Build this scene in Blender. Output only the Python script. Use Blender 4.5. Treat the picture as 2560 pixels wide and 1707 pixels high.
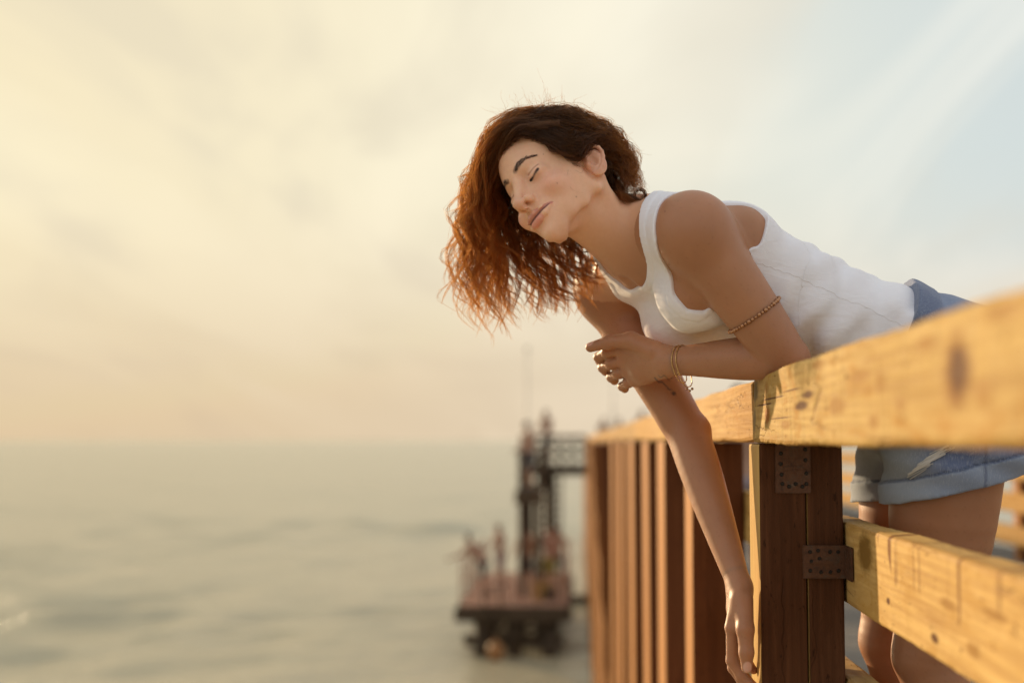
import bpy, bmesh, math, random
import numpy as np
from mathutils import Vector, Matrix, Quaternion

for o in list(bpy.data.objects):
    bpy.data.objects.remove(o)
SC = bpy.context.scene
COL = SC.collection
PI = math.pi
rng = np.random.default_rng(7)
random.seed(7)

# ------------------------------------------------------------------ camera
# deck top is z = 0, the pier runs along +Y, the open sea is on the -X side
FPX, CXP, CYP = 3556.0, 1280.0, 853.5          # focal length and centre, in photo pixels
CAMZ = 0.77
YAW = math.atan((1445 - 1280) / FPX)            # camera looks a little left of the pier axis
PITCH = math.atan((1100 - 853.5) / FPX)         # and a little up
cam_d = bpy.data.cameras.new('camera')
cam = bpy.data.objects.new('camera', cam_d)
COL.objects.link(cam)
cam.location = (0, 0, CAMZ)
cam.rotation_euler = (PI / 2 + PITCH, 0, YAW)
cam_d.sensor_width = 36.0
cam_d.lens = FPX / 2560 * 36.0
cam_d.clip_start = 0.05
cam_d.clip_end = 40000
cam_d.dof.use_dof = True
cam_d.dof.focus_distance = 2.16
cam_d.dof.aperture_fstop = 2.3
cam_d.dof.aperture_blades = 0
SC.camera = cam
RC = np.array(cam.rotation_euler.to_matrix())
CAMP = np.array([0, 0, CAMZ])

# ------------------------------------------------------------------ light
SUN_AZ = math.radians(38.0)                     # left of the pier axis
SUN_EL = math.radians(11.0)
to_sun = Vector((-math.sin(SUN_AZ) * math.cos(SUN_EL), math.cos(SUN_AZ) * math.cos(SUN_EL), math.sin(SUN_EL)))
sun_d = bpy.data.lights.new('sun', 'SUN')
sun = bpy.data.objects.new('sun', sun_d)
COL.objects.link(sun)
sun.rotation_euler = to_sun.to_track_quat('Z', 'Y').to_euler()
sun_d.energy = 4.0
sun_d.angle = math.radians(1.2)
sun_d.color = (1.0, 0.75, 0.45)

w = bpy.data.worlds.new('World')
SC.world = w
w.use_nodes = True
nt = w.node_tree
nt.nodes.clear()
def N(t, nt=nt, **kw):
    n = nt.nodes.new(t)
    for k, v in kw.items():
        setattr(n, k, v)
    return n
out = N('ShaderNodeOutputWorld')
bg = N('ShaderNodeBackground')
sky = N('ShaderNodeTexSky', sky_type='NISHITA', sun_disc=False)
sky.sun_elevation = SUN_EL
sky.sun_rotation = -SUN_AZ
sky.air_density = 1.0
sky.dust_density = 5.0
sky.ozone_density = 1.2
WORLD_STRENGTH = 0.11
bg.inputs['Strength'].default_value = WORLD_STRENGTH
tc = N('ShaderNodeTexCoord')
# thin high cloud: a flat layer seen in perspective, brighter towards the sun
sep = N('ShaderNodeSeparateXYZ')
nt.links.new(tc.outputs['Generated'], sep.inputs[0])
zc = N('ShaderNodeMath', operation='MAXIMUM'); zc.inputs[1].default_value = 0.0
nt.links.new(sep.outputs['Z'], zc.inputs[0])
za = N('ShaderNodeMath', operation='ADD'); za.inputs[1].default_value = 0.13
nt.links.new(zc.outputs[0], za.inputs[0])
dx = N('ShaderNodeMath', operation='DIVIDE'); dy = N('ShaderNodeMath', operation='DIVIDE')
nt.links.new(sep.outputs['X'], dx.inputs[0]); nt.links.new(za.outputs[0], dx.inputs[1])
nt.links.new(sep.outputs['Y'], dy.inputs[0]); nt.links.new(za.outputs[0], dy.inputs[1])
cmb = N('ShaderNodeCombineXYZ')
nt.links.new(dx.outputs[0], cmb.inputs[0]); nt.links.new(dy.outputs[0], cmb.inputs[1])
def cloudnoise(scale, rot, stretch, lo, hi, seed, detail=5, dist=0.6):
    mp = N('ShaderNodeMapping')
    mp.inputs['Rotation'].default_value = (0, 0, rot)
    mp.inputs['Scale'].default_value = stretch
    mp.inputs['Location'].default_value = (seed, seed * 1.7, 0)
    nt.links.new(cmb.outputs[0], mp.inputs[0])
    n = N('ShaderNodeTexNoise')
    n.inputs['Scale'].default_value = scale
    n.inputs['Detail'].default_value = detail
    n.inputs['Distortion'].default_value = dist
    nt.links.new(mp.outputs[0], n.inputs['Vector'])
    r = N('ShaderNodeMapRange', interpolation_type='SMOOTHSTEP')
    r.inputs['From Min'].default_value = lo; r.inputs['From Max'].default_value = hi
    nt.links.new(n.outputs['Fac'], r.inputs['Value'])
    return r.outputs[0]
veil = cloudnoise(1.35, 1.7, (1.0, 0.30, 1), 0.40, 0.70, 2.1, 4, 0.8)
grey = cloudnoise(1.5, 1.9, (1.0, 0.36, 1), 0.44, 0.66, 4.4, 4, 1.0)
# aureole of the hazy sun
dot = N('ShaderNodeVectorMath', operation='DOT_PRODUCT')
nrm = N('ShaderNodeVectorMath', operation='NORMALIZE')
nt.links.new(tc.outputs['Generated'], nrm.inputs[0])
nt.links.new(nrm.outputs[0], dot.inputs[0])
dot.inputs[1].default_value = to_sun
aur = N('ShaderNodeMapRange', interpolation_type='SMOOTHERSTEP')
aur.inputs['From Min'].default_value = 0.45; aur.inputs['From Max'].default_value = 1.0
nt.links.new(dot.outputs['Value'], aur.inputs['Value'])
def mixc(fac, a, b, blend='MIX'):
    m = N('ShaderNodeMix', data_type='RGBA', blend_type=blend)
    if isinstance(fac, float): m.inputs['Factor'].default_value = fac
    else: nt.links.new(fac, m.inputs['Factor'])
    for s, v in ((m.inputs['A'], a), (m.inputs['B'], b)):
        if isinstance(v, tuple): s.default_value = v
        else: nt.links.new(v, s)
    return m.outputs['Result']
SKYU = 1.0 / WORLD_STRENGTH
def sc(c, k=1.0):
    return (c[0] * k * SKYU, c[1] * k * SKYU, c[2] * k * SKYU, 1)
def by_angle(stops):                            # colour by angle from the sun (cosine on the ramp)
    r_ = N('ShaderNodeValToRGB'); nt.links.new(dot.outputs['Value'], r_.inputs[0])
    r_.color_ramp.interpolation = 'B_SPLINE'
    el_ = r_.color_ramp.elements
    while len(el_) < len(stops): el_.new(0.5)
    for e_, (p_, c_) in zip(el_, stops): e_.position = p_; e_.color = (*c_, 1)
    g_ = N('ShaderNodeVectorMath', operation='SCALE'); g_.inputs['Scale'].default_value = SKYU
    nt.links.new(r_.outputs[0], g_.inputs[0])
    return g_.outputs[0]
clear = by_angle([(0.0, (0.50, 0.55, 0.58)), (0.45, (0.43, 0.51, 0.55)), (0.62, (0.42, 0.52, 0.55)), (0.74, (0.58, 0.60, 0.53)), (0.88, (0.66, 0.59, 0.43)), (1.0, (0.68, 0.57, 0.36))])
cloudcol = by_angle([(0.0, (0.74, 0.73, 0.70)), (0.50, (0.70, 0.70, 0.66)), (0.70, (0.74, 0.71, 0.61)), (0.86, (0.76, 0.69, 0.52)), (1.0, (0.74, 0.65, 0.44))])
dimmed = mixc(1.0, sky.outputs[0], sc((0.78, 0.70, 0.50)), 'DARKEN')     # thick haze hides the bright core
base_ = mixc(0.8, dimmed, clear)
vfac = N('ShaderNodeMath', operation='MULTIPLY_ADD')
nt.links.new(veil, vfac.inputs[0]); vfac.inputs[1].default_value = 0.66; vfac.inputs[2].default_value = 0.28
c1 = mixc(vfac.outputs[0], base_, cloudcol)
gf = N('ShaderNodeMath', operation='MULTIPLY'); gf.inputs[1].default_value = 0.36
nt.links.new(grey, gf.inputs[0])
c2 = mixc(gf.outputs[0], c1, sc((0.50, 0.45, 0.36)))
# haze bank along the horizon
hz = N('ShaderNodeMapRange', interpolation_type='SMOOTHSTEP')
hz.inputs['From Min'].default_value = 0.20; hz.inputs['From Max'].default_value = -0.02
nt.links.new(sep.outputs['Z'], hz.inputs['Value'])
hzm = N('ShaderNodeMath', operation='MULTIPLY'); hzm.inputs[1].default_value = 0.75
nt.links.new(hz.outputs[0], hzm.inputs[0])
hzc = mixc(aur.outputs[0], sc((0.68, 0.57, 0.44)), sc((0.52, 0.375, 0.23)))
c3 = mixc(hzm.outputs[0], c2, hzc)
nt.links.new(c3, bg.inputs['Color'])
nt.links.new(bg.outputs[0], out.inputs[0])

vs = SC.view_settings
vs.view_transform = 'Standard'
vs.look = 'None'
vs.exposure = 0.42
vs.gamma = 1.0
vs.use_curve_mapping = False
SC.render.engine = 'CYCLES'
SC.cycles.use_denoising = True
SC.cycles.max_bounces = 8
SC.cycles.transparent_max_bounces = 16
SC.cycles.caustics_reflective = False
SC.cycles.caustics_refractive = False
SC.cycles.sample_clamp_indirect = 6.0

# ------------------------------------------------------------------ small helpers
def P(px, py, z):
    """world point at depth z (metres along the lens axis) behind a photo pixel"""
    d = np.array([(px - CXP) / FPX, (CYP - py) / FPX, -1.0]) * z
    return CAMP + RC @ d

def tag(o, label=None, cat=None, group=None, kind=None):
    if label: o['label'] = label
    if cat: o['category'] = cat
    if group: o['group'] = group
    if kind: o['kind'] = kind
    return o

def empty(name, loc=(0, 0, 0)):
    o = bpy.data.objects.new(name, None)
    o.location = loc
    o.empty_display_size = 0.1
    COL.objects.link(o)
    return o

def link(name, me, parent=None, mat=None):
    o = bpy.data.objects.new(name, me)
    COL.objects.link(o)
    if mat is not None and not me.materials:
        me.materials.append(mat)
    if parent is not None:
        o.parent = parent
        o.matrix_parent_inverse = Matrix.Translation(-Vector(parent.location))  # children keep world coordinates
    return o

def mesh_np(name, v, f, smooth=True):
    """fast mesh from numpy vertices and equal-length faces"""
    v = np.asarray(v, np.float32); f = np.asarray(f, np.int32)
    me = bpy.data.meshes.new(name)
    n = f.shape[1]
    me.vertices.add(len(v)); me.vertices.foreach_set('co', v.ravel())
    me.loops.add(f.size); me.loops.foreach_set('vertex_index', f.ravel())
    me.polygons.add(len(f))
    me.polygons.foreach_set('loop_start', np.arange(0, f.size, n, dtype=np.int32))
    me.polygons.foreach_set('use_smooth', np.full(len(f), smooth))
    me.update(calc_edges=True)
    return me

def set_col(me, name, col):
    a = me.color_attributes.new(name, 'FLOAT_COLOR', 'POINT')
    c = np.ones((len(me.vertices), 4), np.float32)
    c[:, :3] = col
    a.data.foreach_set('color', c.ravel())

def bm_mesh(name, bm, smooth=False):
    me = bpy.data.meshes.new(name)
    bm.to_mesh(me); bm.free()
    if smooth:
        for p in me.polygons: p.use_smooth = True
    return me

def box_mesh(name, x0, x1, y0, y1, z0, z1, bev=0.004, seg=2, cuts=0, rough=0.0, seed=0):
    """bevelled timber; optional lengthwise cuts with slightly uneven faces"""
    bm = bmesh.new()
    bmesh.ops.create_cube(bm, size=1.0)
    for v in bm.verts:
        v.co.x = x0 + (v.co.x + .5) * (x1 - x0)
        v.co.y = y0 + (v.co.y + .5) * (y1 - y0)
        v.co.z = z0 + (v.co.z + .5) * (z1 - z0)
    if bev > 0:
        bmesh.ops.bevel(bm, geom=bm.edges[:], offset=bev, segments=seg, profile=0.6, affect='EDGES')
    return bm_mesh(name, bm)

# ---- materials
def mat_new(name):
    m = bpy.data.materials.new(name)
    m.use_nodes = True
    nt = m.node_tree
    b = nt.nodes['Principled BSDF']
    return m, nt, b

def nd(nt, t, **kw):
    n = nt.nodes.new(t)
    for k, v in kw.items(): setattr(n, k, v)
    return n

def ramp(nt, fac, stops, interp='LINEAR'):
    r = nd(nt, 'ShaderNodeValToRGB')
    r.color_ramp.interpolation = interp
    el = r.color_ramp.elements
    while len(el) < len(stops): el.new(0.5)
    for e, (p, c) in zip(el, stops):
        e.position = p; e.color = (*c, 1) if len(c) == 3 else c
    nt.links.new(fac, r.inputs[0])
    return r.outputs[0]

def noise(nt, vec, scale, detail=4, rough=0.55, dist=0.0):
    n = nd(nt, 'ShaderNodeTexNoise')
    n.inputs['Scale'].default_value = scale
    n.inputs['Detail'].default_value = detail
    n.inputs['Roughness'].default_value = rough
    n.inputs['Distortion'].default_value = dist
    nt.links.new(vec, n.inputs['Vector'])
    return n.outputs['Fac']

def mapping(nt, vec, scale=(1, 1, 1), rot=(0, 0, 0), loc=(0, 0, 0)):
    m = nd(nt, 'ShaderNodeMapping')
    m.inputs['Scale'].default_value = scale
    m.inputs['Rotation'].default_value = rot
    m.inputs['Location'].default_value = loc
    nt.links.new(vec, m.inputs['Vector'])
    return m.outputs[0]

def mix(nt, fac, a, b, blend='MIX'):
    m = nd(nt, 'ShaderNodeMix', data_type='RGBA', blend_type=blend)
    if isinstance(fac, (int, float)): m.inputs['Factor'].default_value = fac
    else: nt.links.new(fac, m.inputs['Factor'])
    for s, v in ((m.inputs['A'], a), (m.inputs['B'], b)):
        if isinstance(v, tuple): s.default_value = (*v, 1) if len(v) == 3 else v
        else: nt.links.new(v, s)
    return m.outputs['Result']

def math_(nt, op, a, b=None, c=None):
    m = nd(nt, 'ShaderNodeMath', operation=op)
    for i, v in enumerate((a, b, c)):
        if v is None: continue
        if isinstance(v, (int, float)): m.inputs[i].default_value = v
        else: nt.links.new(v, m.inputs[i])
    return m.outputs[0]

def mrange(nt, v, a, b, c=0.0, d=1.0, smooth=True):
    m = nd(nt, 'ShaderNodeMapRange')
    if smooth: m.interpolation_type = 'SMOOTHSTEP'
    for i, x in enumerate((a, b, c, d)): m.inputs[1 + i].default_value = x
    nt.links.new(v, m.inputs[0])
    return m.outputs[0]

def bump(nt, b, h, strength=0.3, dist=0.002, normal=None):
    n = nd(nt, 'ShaderNodeBump')
    n.inputs['Strength'].default_value = strength
    n.inputs['Distance'].default_value = dist
    nt.links.new(h, n.inputs['Height'])
    if normal is not None: nt.links.new(normal, n.inputs['Normal'])
    if b is not None: nt.links.new(n.outputs[0], b.inputs['Normal'])
    return n.outputs[0]

def coords(nt, which='Object'):
    return nd(nt, 'ShaderNodeTexCoord').outputs[which]
def geo_pos(nt):
    return nd(nt, 'ShaderNodeNewGeometry').outputs['Position']
def obj_rand(nt):
    return nd(nt, 'ShaderNodeObjectInfo').outputs['Random']

def plain(name, col, rough=0.6, metal=0.0, var=0.15, scale=20):
    m, nt, b = mat_new(name)
    n = noise(nt, coords(nt), scale, 5)
    c = mix(nt, n, tuple(x * (1 - var) for x in col), tuple(min(1, x * (1 + var)) for x in col))
    nt.links.new(c, b.inputs['Base Color'])
    b.inputs['Roughness'].default_value = rough
    b.inputs['Metallic'].default_value = metal
    return m
# ------------------------------------------------------------------ setting: materials
RAILX = 0.273           # seaward face of the railing
WATER = -4.43
def wood(name, cols, seed=0.0, axis='y', rough=0.5, grain=1.0, sun_side=None, knots=(), drips=False, cracks=0.6, coat=0.0, bumpk=0.5):
    """timber: long grain, growth rings, cracks, blotches of old finish, knots; all in object space"""
    m, nt, b = mat_new(name)
    co = coords(nt)
    rnd = obj_rand(nt)
    off = nd(nt, 'ShaderNodeVectorMath', operation='ADD')
    nt.links.new(co, off.inputs[0])
    cb = nd(nt, 'ShaderNodeCombineXYZ')
    r1 = math_(nt, 'MULTIPLY', rnd, 7.0)
    for i in range(3): nt.links.new(math_(nt, 'ADD', r1, seed + i), cb.inputs[i])
    nt.links.new(cb.outputs[0], off.inputs[1])
    v = off.outputs[0]
    st = {'x': (0.06, 1, 1), 'y': (1, 0.045, 1), 'z': (1, 1, 0.06)}[axis]
    st2 = {'x': (0.02, 1, 1), 'y': (1, 0.012, 1), 'z': (1, 1, 0.02)}[axis]
    st3 = {'x': (0.4, 1, 1), 'y': (1, 0.28, 1), 'z': (1, 1, 0.35)}[axis]
    g1 = noise(nt, mapping(nt, v, st), 42 * grain, 6, 0.6, 1.2)
    g2 = noise(nt, mapping(nt, v, st2), 210 * grain, 3, 0.6)
    # growth-ring figure
    wv = nd(nt, 'ShaderNodeTexWave', wave_type='BANDS', bands_direction='Z' if axis != 'z' else 'X')
    wv.inputs['Scale'].default_value = 24 * grain
    wv.inputs['Distortion'].default_value = 11
    wv.inputs['Detail'].default_value = 2
    wv.inputs['Detail Scale'].default_value = 0.7
    nt.links.new(mapping(nt, v, st), wv.inputs['Vector'])
    rings = wv.outputs['Fac']
    blot = noise(nt, mapping(nt, v, st3), 26, 5, 0.62, 0.8)
    fine = noise(nt, mapping(nt, v, st3), 110, 5, 0.65)
    base = ramp(nt, g1, [(0.25, cols[0]), (0.5, cols[1]), (0.75, cols[2])])
    base = mix(nt, math_(nt, 'MULTIPLY', rings, 0.42), base, cols[0], 'MIX')
    base = mix(nt, math_(nt, 'MULTIPLY', mrange(nt, g2, 0.5, 0.8), 0.45), base, cols[0])
    base = mix(nt, math_(nt, 'MULTIPLY', mrange(nt, blot, 0.50, 0.66), 0.75), base, cols[3])
    base = mix(nt, math_(nt, 'MULTIPLY', mrange(nt, fine, 0.60, 0.70), 0.70), base, cols[4])
    base = mix(nt, 1.0, base, ramp(nt, rnd, [(0, (0.86, 0.86, 0.86)), (1, (1.08, 1.05, 1.0))]), 'MULTIPLY')
    # cracks along the grain
    ck = nd(nt, 'ShaderNodeTexVoronoi', feature='DISTANCE_TO_EDGE')
    ck.inputs['Scale'].default_value = 17
    cst = {'x': (0.06, 1, 1), 'y': (1, 0.045, 1), 'z': (1, 1, 0.06)}[axis]
    wob = nd(nt, 'ShaderNodeVectorMath', operation='ADD')
    nn = nd(nt, 'ShaderNodeTexNoise'); nn.inputs['Scale'].default_value = 14; nt.links.new(v, nn.inputs['Vector'])
    sw = nd(nt, 'ShaderNodeVectorMath', operation='SCALE'); sw.inputs['Scale'].default_value = 0.035
    nt.links.new(nn.outputs['Color'], sw.inputs[0])
    nt.links.new(v, wob.inputs[0]); nt.links.new(sw.outputs[0], wob.inputs[1])
    nt.links.new(mapping(nt, wob.outputs[0], cst), ck.inputs['Vector'])
    cl = mrange(nt, ck.outputs['Distance'], 0.016, 0.0)
    cmask = mrange(nt, noise(nt, v, 5, 2), 0.48, 0.6)
    cl = math_(nt, 'MULTIPLY', cl, cmask)
    base = mix(nt, math_(nt, 'MULTIPLY', cl, cracks), base, cols[4])
    if sun_side is not None:  # sunlit tone painted into the colour of the sea-facing sides
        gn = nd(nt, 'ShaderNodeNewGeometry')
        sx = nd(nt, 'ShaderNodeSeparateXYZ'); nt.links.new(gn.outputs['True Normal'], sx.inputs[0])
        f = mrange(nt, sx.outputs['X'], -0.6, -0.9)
        bl = ramp(nt, g1, [(0.25, sun_side[0]), (0.75, sun_side[1])])
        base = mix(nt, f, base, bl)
    sp = nd(nt, 'ShaderNodeSeparateXYZ'); nt.links.new(co, sp.inputs[0])
    for (ky, kz, ry, rz, colk) in knots:      # knots on the seaward face (object y, z)
        ey = math_(nt, 'DIVIDE', math_(nt, 'SUBTRACT', sp.outputs['Y'], ky), ry)
        ez = math_(nt, 'DIVIDE', math_(nt, 'SUBTRACT', sp.outputs['Z'], kz), rz)
        d = math_(nt, 'SQRT', math_(nt, 'ADD', math_(nt, 'MULTIPLY', ey, ey), math_(nt, 'MULTIPLY', ez, ez)))
        d = math_(nt, 'ADD', d, math_(nt, 'MULTIPLY', math_(nt, 'SUBTRACT', fine, 0.5), 1.2))
        base = mix(nt, mrange(nt, d, 1.25, 0.55), base, colk)
    if drips:                                  # varnish runs from the upper edge
        dn = noise(nt, mapping(nt, co, (0.2, 1, 0.02)), 24, 3, 0.55)
        ln = noise(nt, mapping(nt, co, (0.2, 1, 0.0)), 9, 2, 0.5)
        edge = math_(nt, 'SUBTRACT', sp.outputs['Z'], math_(nt, 'MULTIPLY_ADD', ln, -0.20, 0.70))
        dr = math_(nt, 'MULTIPLY', mrange(nt, dn, 0.57, 0.64), mrange(nt, edge, 0.0, 0.012))
        base = mix(nt, math_(nt, 'MULTIPLY', dr, 0.85), base, (0.16, 0.055, 0.015))
    nt.links.new(base, b.inputs['Base Color'])
    b.inputs['Roughness'].default_value = rough
    rr = math_(nt, 'MULTIPLY_ADD', fine, 0.35, rough - 0.17)
    nt.links.new(rr, b.inputs['Roughness'])
    b.inputs['Coat Weight'].default_value = coat
    b.inputs['Specular IOR Level'].default_value = 0.06
    b.inputs['Coat Roughness'].default_value = 0.3
    h = math_(nt, 'ADD', math_(nt, 'MULTIPLY', g1, 0.5), math_(nt, 'MULTIPLY', g2, 0.35))
    h = math_(nt, 'ADD', h, math_(nt, 'MULTIPLY', fine, 0.4))
    h = math_(nt, 'SUBTRACT', h, math_(nt, 'MULTIPLY', cl, 0.8))
    bump(nt, b, h, bumpk, 0.004)
    return m

GOLD = [(0.39, 0.222, 0.066), (0.565, 0.375, 0.132), (0.675, 0.47, 0.195), (0.43, 0.210, 0.035), (0.14, 0.055, 0.012)]
KN = (0.11, 0.040, 0.010)
DK = (0.36, 0.19, 0.05)
m_rail_near = wood('varnished rail timber', GOLD, 1.3, 'y', 0.62, knots=[
    (1.035, 0.818, 0.036, 0.028, (0.26, 0.11, 0.02)), (1.032, 0.820, 0.024, 0.021, KN), (1.395, 0.832, 0.060, 0.007, DK), (1.30, 0.822, 0.020, 0.012, DK), (1.34, 0.787, 0.024, 0.007, DK),
    (0.93, 0.852, 0.040, 0.006, DK), (0.97, 0.80, 0.022, 0.010, DK), (2.085, 0.845, 0.030, 0.010, DK), (2.070, 0.806, 0.026, 0.014, (0.30, 0.11, 0.02)),
    (1.76, 0.812, 0.060, 0.006, KN), (1.70, 0.824, 0.050, 0.005, KN), (1.62, 0.855, 0.04, 0.006, DK), (1.22, 0.80, 0.02, 0.006, DK), (1.52, 0.806, 0.05, 0.010, DK), (1.12, 0.845, 0.03, 0.007, DK), (1.90, 0.790, 0.05, 0.006, DK), (2.02, 0.829, 0.13, 0.0014, KN), (1.83, 0.834, 0.09, 0.0012, KN), (2.10, 0.822, 0.09, 0.0016, KN), (1.95, 0.800, 0.10, 0.0010, KN), (2.205, 0.845, 0.025, 0.018, (0.20, 0.14, 0.06)), (2.21, 0.80, 0.02, 0.02, (0.26, 0.18, 0.08))], coat=0.0, bumpk=0.42)
m_rail = wood('weathered rail timber', [(0.34, 0.18, 0.055), (0.47, 0.28, 0.095), (0.57, 0.36, 0.14), (0.40, 0.20, 0.05), (0.15, 0.07, 0.02)], 4.0, 'y', 0.62)
m_mid = wood('varnished lower rail timber', [(0.39, 0.22, 0.075), (0.56, 0.365, 0.135), (0.67, 0.46, 0.195), (0.45, 0.26, 0.075), (0.13, 0.05, 0.014)], 9.0, 'y', 0.60, drips=True, knots=[
    (1.66, 0.545, 0.018, 0.006, KN), (1.42, 0.60, 0.05, 0.006, DK), (1.50, 0.555, 0.03, 0.008, DK), (2.05, 0.61, 0.05, 0.03, (0.22, 0.12, 0.03)), (1.9, 0.56, 0.012, 0.005, KN), (1.60, 0.59, 0.04, 0.007, DK)], coat=0.0, bumpk=0.4)
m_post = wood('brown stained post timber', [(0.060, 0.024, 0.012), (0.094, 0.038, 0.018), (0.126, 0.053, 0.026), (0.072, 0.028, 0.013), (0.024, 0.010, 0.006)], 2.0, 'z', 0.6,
              sun_side=[(0.50, 0.31, 0.10), (0.60, 0.39, 0.14)], coat=0.0, cracks=0.3)
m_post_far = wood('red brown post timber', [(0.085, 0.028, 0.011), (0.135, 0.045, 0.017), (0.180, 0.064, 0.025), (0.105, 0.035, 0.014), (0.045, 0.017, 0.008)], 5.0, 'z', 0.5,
              sun_side=[(0.40, 0.165, 0.05), (0.52, 0.24, 0.078)], coat=0.0)
m_deck = wood('grey weathered plank', [(0.13, 0.115, 0.10), (0.20, 0.18, 0.16), (0.26, 0.24, 0.215), (0.17, 0.15, 0.13), (0.06, 0.05, 0.045)], 3.0, 'x', 0.7)
m_pile = wood('dark wet pile timber', [(0.055, 0.040, 0.028), (0.085, 0.062, 0.044), (0.12, 0.088, 0.06), (0.07, 0.056, 0.035), (0.03, 0.022, 0.015)], 6.0, 'z', 0.6)
m_plat = wood('faded platform plank', [(0.26, 0.15, 0.11), (0.38, 0.22, 0.165), (0.47, 0.29, 0.22), (0.32, 0.18, 0.13), (0.14, 0.08, 0.055)], 7.0, 'x', 0.6)
m_metal = None
def metal_mat():
    m, nt, b = mat_new('rusty steel bracket')
    co = coords(nt)
    n1 = noise(nt, co, 60, 6, 0.65, 0.5); n2 = noise(nt, co, 240, 4)
    c = ramp(nt, n1, [(0.3, (0.045, 0.020, 0.011)), (0.5, (0.105, 0.042, 0.019)), (0.64, (0.085, 0.048, 0.030)), (0.80, (0.17, 0.14, 0.115))])
    nt.links.new(c, b.inputs['Base Color'])
    b.inputs['Metallic'].default_value = 0.3
    nt.links.new(mrange(nt, n2, 0.3, 0.7, 0.38, 0.7), b.inputs['Roughness'])
    bump(nt, b, n2, 0.3, 0.001)
    return m
m_metal = metal_mat()
m_screw = plain('dark screw steel', (0.03, 0.025, 0.022), 0.5, 0.7)

# ------------------------------------------------------------------ sea
def make_sea():
    r = np.concatenate([np.linspace(0.0, 6, 10)[1:], np.geomspace(6.3, 300, 330), np.geomspace(320, 25000, 40)])
    a0 = np.radians(90)
    fine = np.linspace(-0.75, 0.75, 560)
    rest = np.linspace(0.75, 2 * PI - 0.75, 100)[1:-1]
    ang = a0 + np.concatenate([fine, rest])
    A, R_ = np.meshgrid(ang, r)
    X = R_ * np.cos(A); Y = R_ * np.sin(A)
    Z = np.zeros_like(X)
    g = np.random.default_rng(3)
    fade = np.clip(1 - (R_ - 120) / 180, 0, 1)
    for k in range(46):
        L = 0.5 * 1.10 ** k * (0.9 + 0.2 * g.random())
        if L > 16: L = 1 + 5 * g.random()
        th = math.radians(-62) + g.normal() * 0.55
        amp = 0.0105 * L ** 0.75 * (0.5 + g.random())
        if L > 6: amp *= 0.45
        spac = np.maximum(R_ * 0.012, 0.1)
        vis = np.clip(L / (3.2 * spac) - 0.6, 0, 1)
        ph = 2 * PI * (X * math.cos(th) + Y * math.sin(th)) / L + g.random() * 6.28
        ph = ph + 0.8 * np.sin(X * 0.21 / max(L, 1) * 3 + g.random() * 6) + 0.8 * np.sin(Y * 0.17 / max(L, 1) * 3 + g.random() * 6)
        s = np.sin(ph)
        Z += amp * (s + 0.3 * s * s) * vis * fade
    gust = 0.65 + 0.5 * np.sin(X * 0.11 + 1.3 * np.sin(Y * 0.07)) * np.sin(Y * 0.13 + 0.5 + np.sin(X * 0.05))
    Z *= gust * 0.85
    v = np.stack([X, Y, Z + WATER], -1).reshape(-1, 3)
    nr, na = X.shape
    i = np.arange(nr - 1)[:, None] * na; j = np.arange(na)[None, :]; j2 = (np.arange(na) + 1)[None, :] % na
    f = np.stack([i + j, i + na + j, i + na + j2, i + j2], -1).reshape(-1, 4)[:, ::-1]
    me = mesh_np('sea', v, f)
    m, nt, b = mat_new('sea water')
    pos = geo_pos(nt)
    n1 = noise(nt, mapping(nt, pos, (1.0, 2.0, 1), (0, 0, 0.5)), 2.2, 5, 0.62, 0.4)
    n2 = noise(nt, mapping(nt, pos, (1.0, 1.8, 1), (0, 0, 0.45)), 0.32, 4, 0.6, 0.5)
    n3 = noise(nt, mapping(nt, pos, (1.0, 1.7, 1), (0, 0, 0.35)), 0.85, 4, 0.6, 0.6)
    h = math_(nt, 'ADD', math_(nt, 'MULTIPLY', n1, 0.42), math_(nt, 'MULTIPLY', n2, 0.5))
    h = math_(nt, 'ADD', h, math_(nt, 'MULTIPLY', n3, 0.95))
    bump(nt, b, h, 0.6, 0.4)
    cc = mix(nt, n2, (0.34, 0.305, 0.21), (0.48, 0.43, 0.30))
    nt.links.new(cc, b.inputs['Base Color'])
    b.inputs['Roughness'].default_value = 0.2
    b.inputs['IOR'].default_value = 1.333
    b.inputs['Specular IOR Level'].default_value = 0.34
    o = link('sea', me, None, m)
    tag(o, 'rippled green sea under a hazy evening sky reaching the horizon', 'sea', kind='structure')
    del o['category']
make_sea()

# ------------------------------------------------------------------ pier deck
deck = empty('deck')
tag(deck, 'grey plank deck of the pier', None, kind='structure')
pk = box_mesh('plank', -1.35, 1.35, -0.0695, 0.0695, -0.042, 0.0, 0.004, 1)
pk.materials.append(m_deck)
y = 0.35; i = 0
PX = 1.785
while y < 40:
    o = bpy.data.objects.new('plank', pk)
    COL.objects.link(o); o.parent = deck
    o.location = (PX + random.uniform(-.012, .012), y, random.uniform(-.0035, 0.0))
    o.rotation_euler = (random.uniform(-.006, .006), random.uniform(-.001, .001), random.uniform(-.0015, .0015))
    y += 0.1455; i += 1
o = link('far_planking', box_mesh('far_planking', 0.435, 2.95, y - 0.07, 75, -0.042, -0.003, 0.004, 1), deck, m_deck); tag(o, kind='stuff')
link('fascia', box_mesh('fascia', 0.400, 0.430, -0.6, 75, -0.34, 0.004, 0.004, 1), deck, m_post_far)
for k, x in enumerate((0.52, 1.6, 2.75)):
    link('joist', box_mesh('joist', x - 0.05, x + 0.05, -0.6, 75, -0.26, -0.046, 0.004, 1), deck, m_post_far)

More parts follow.
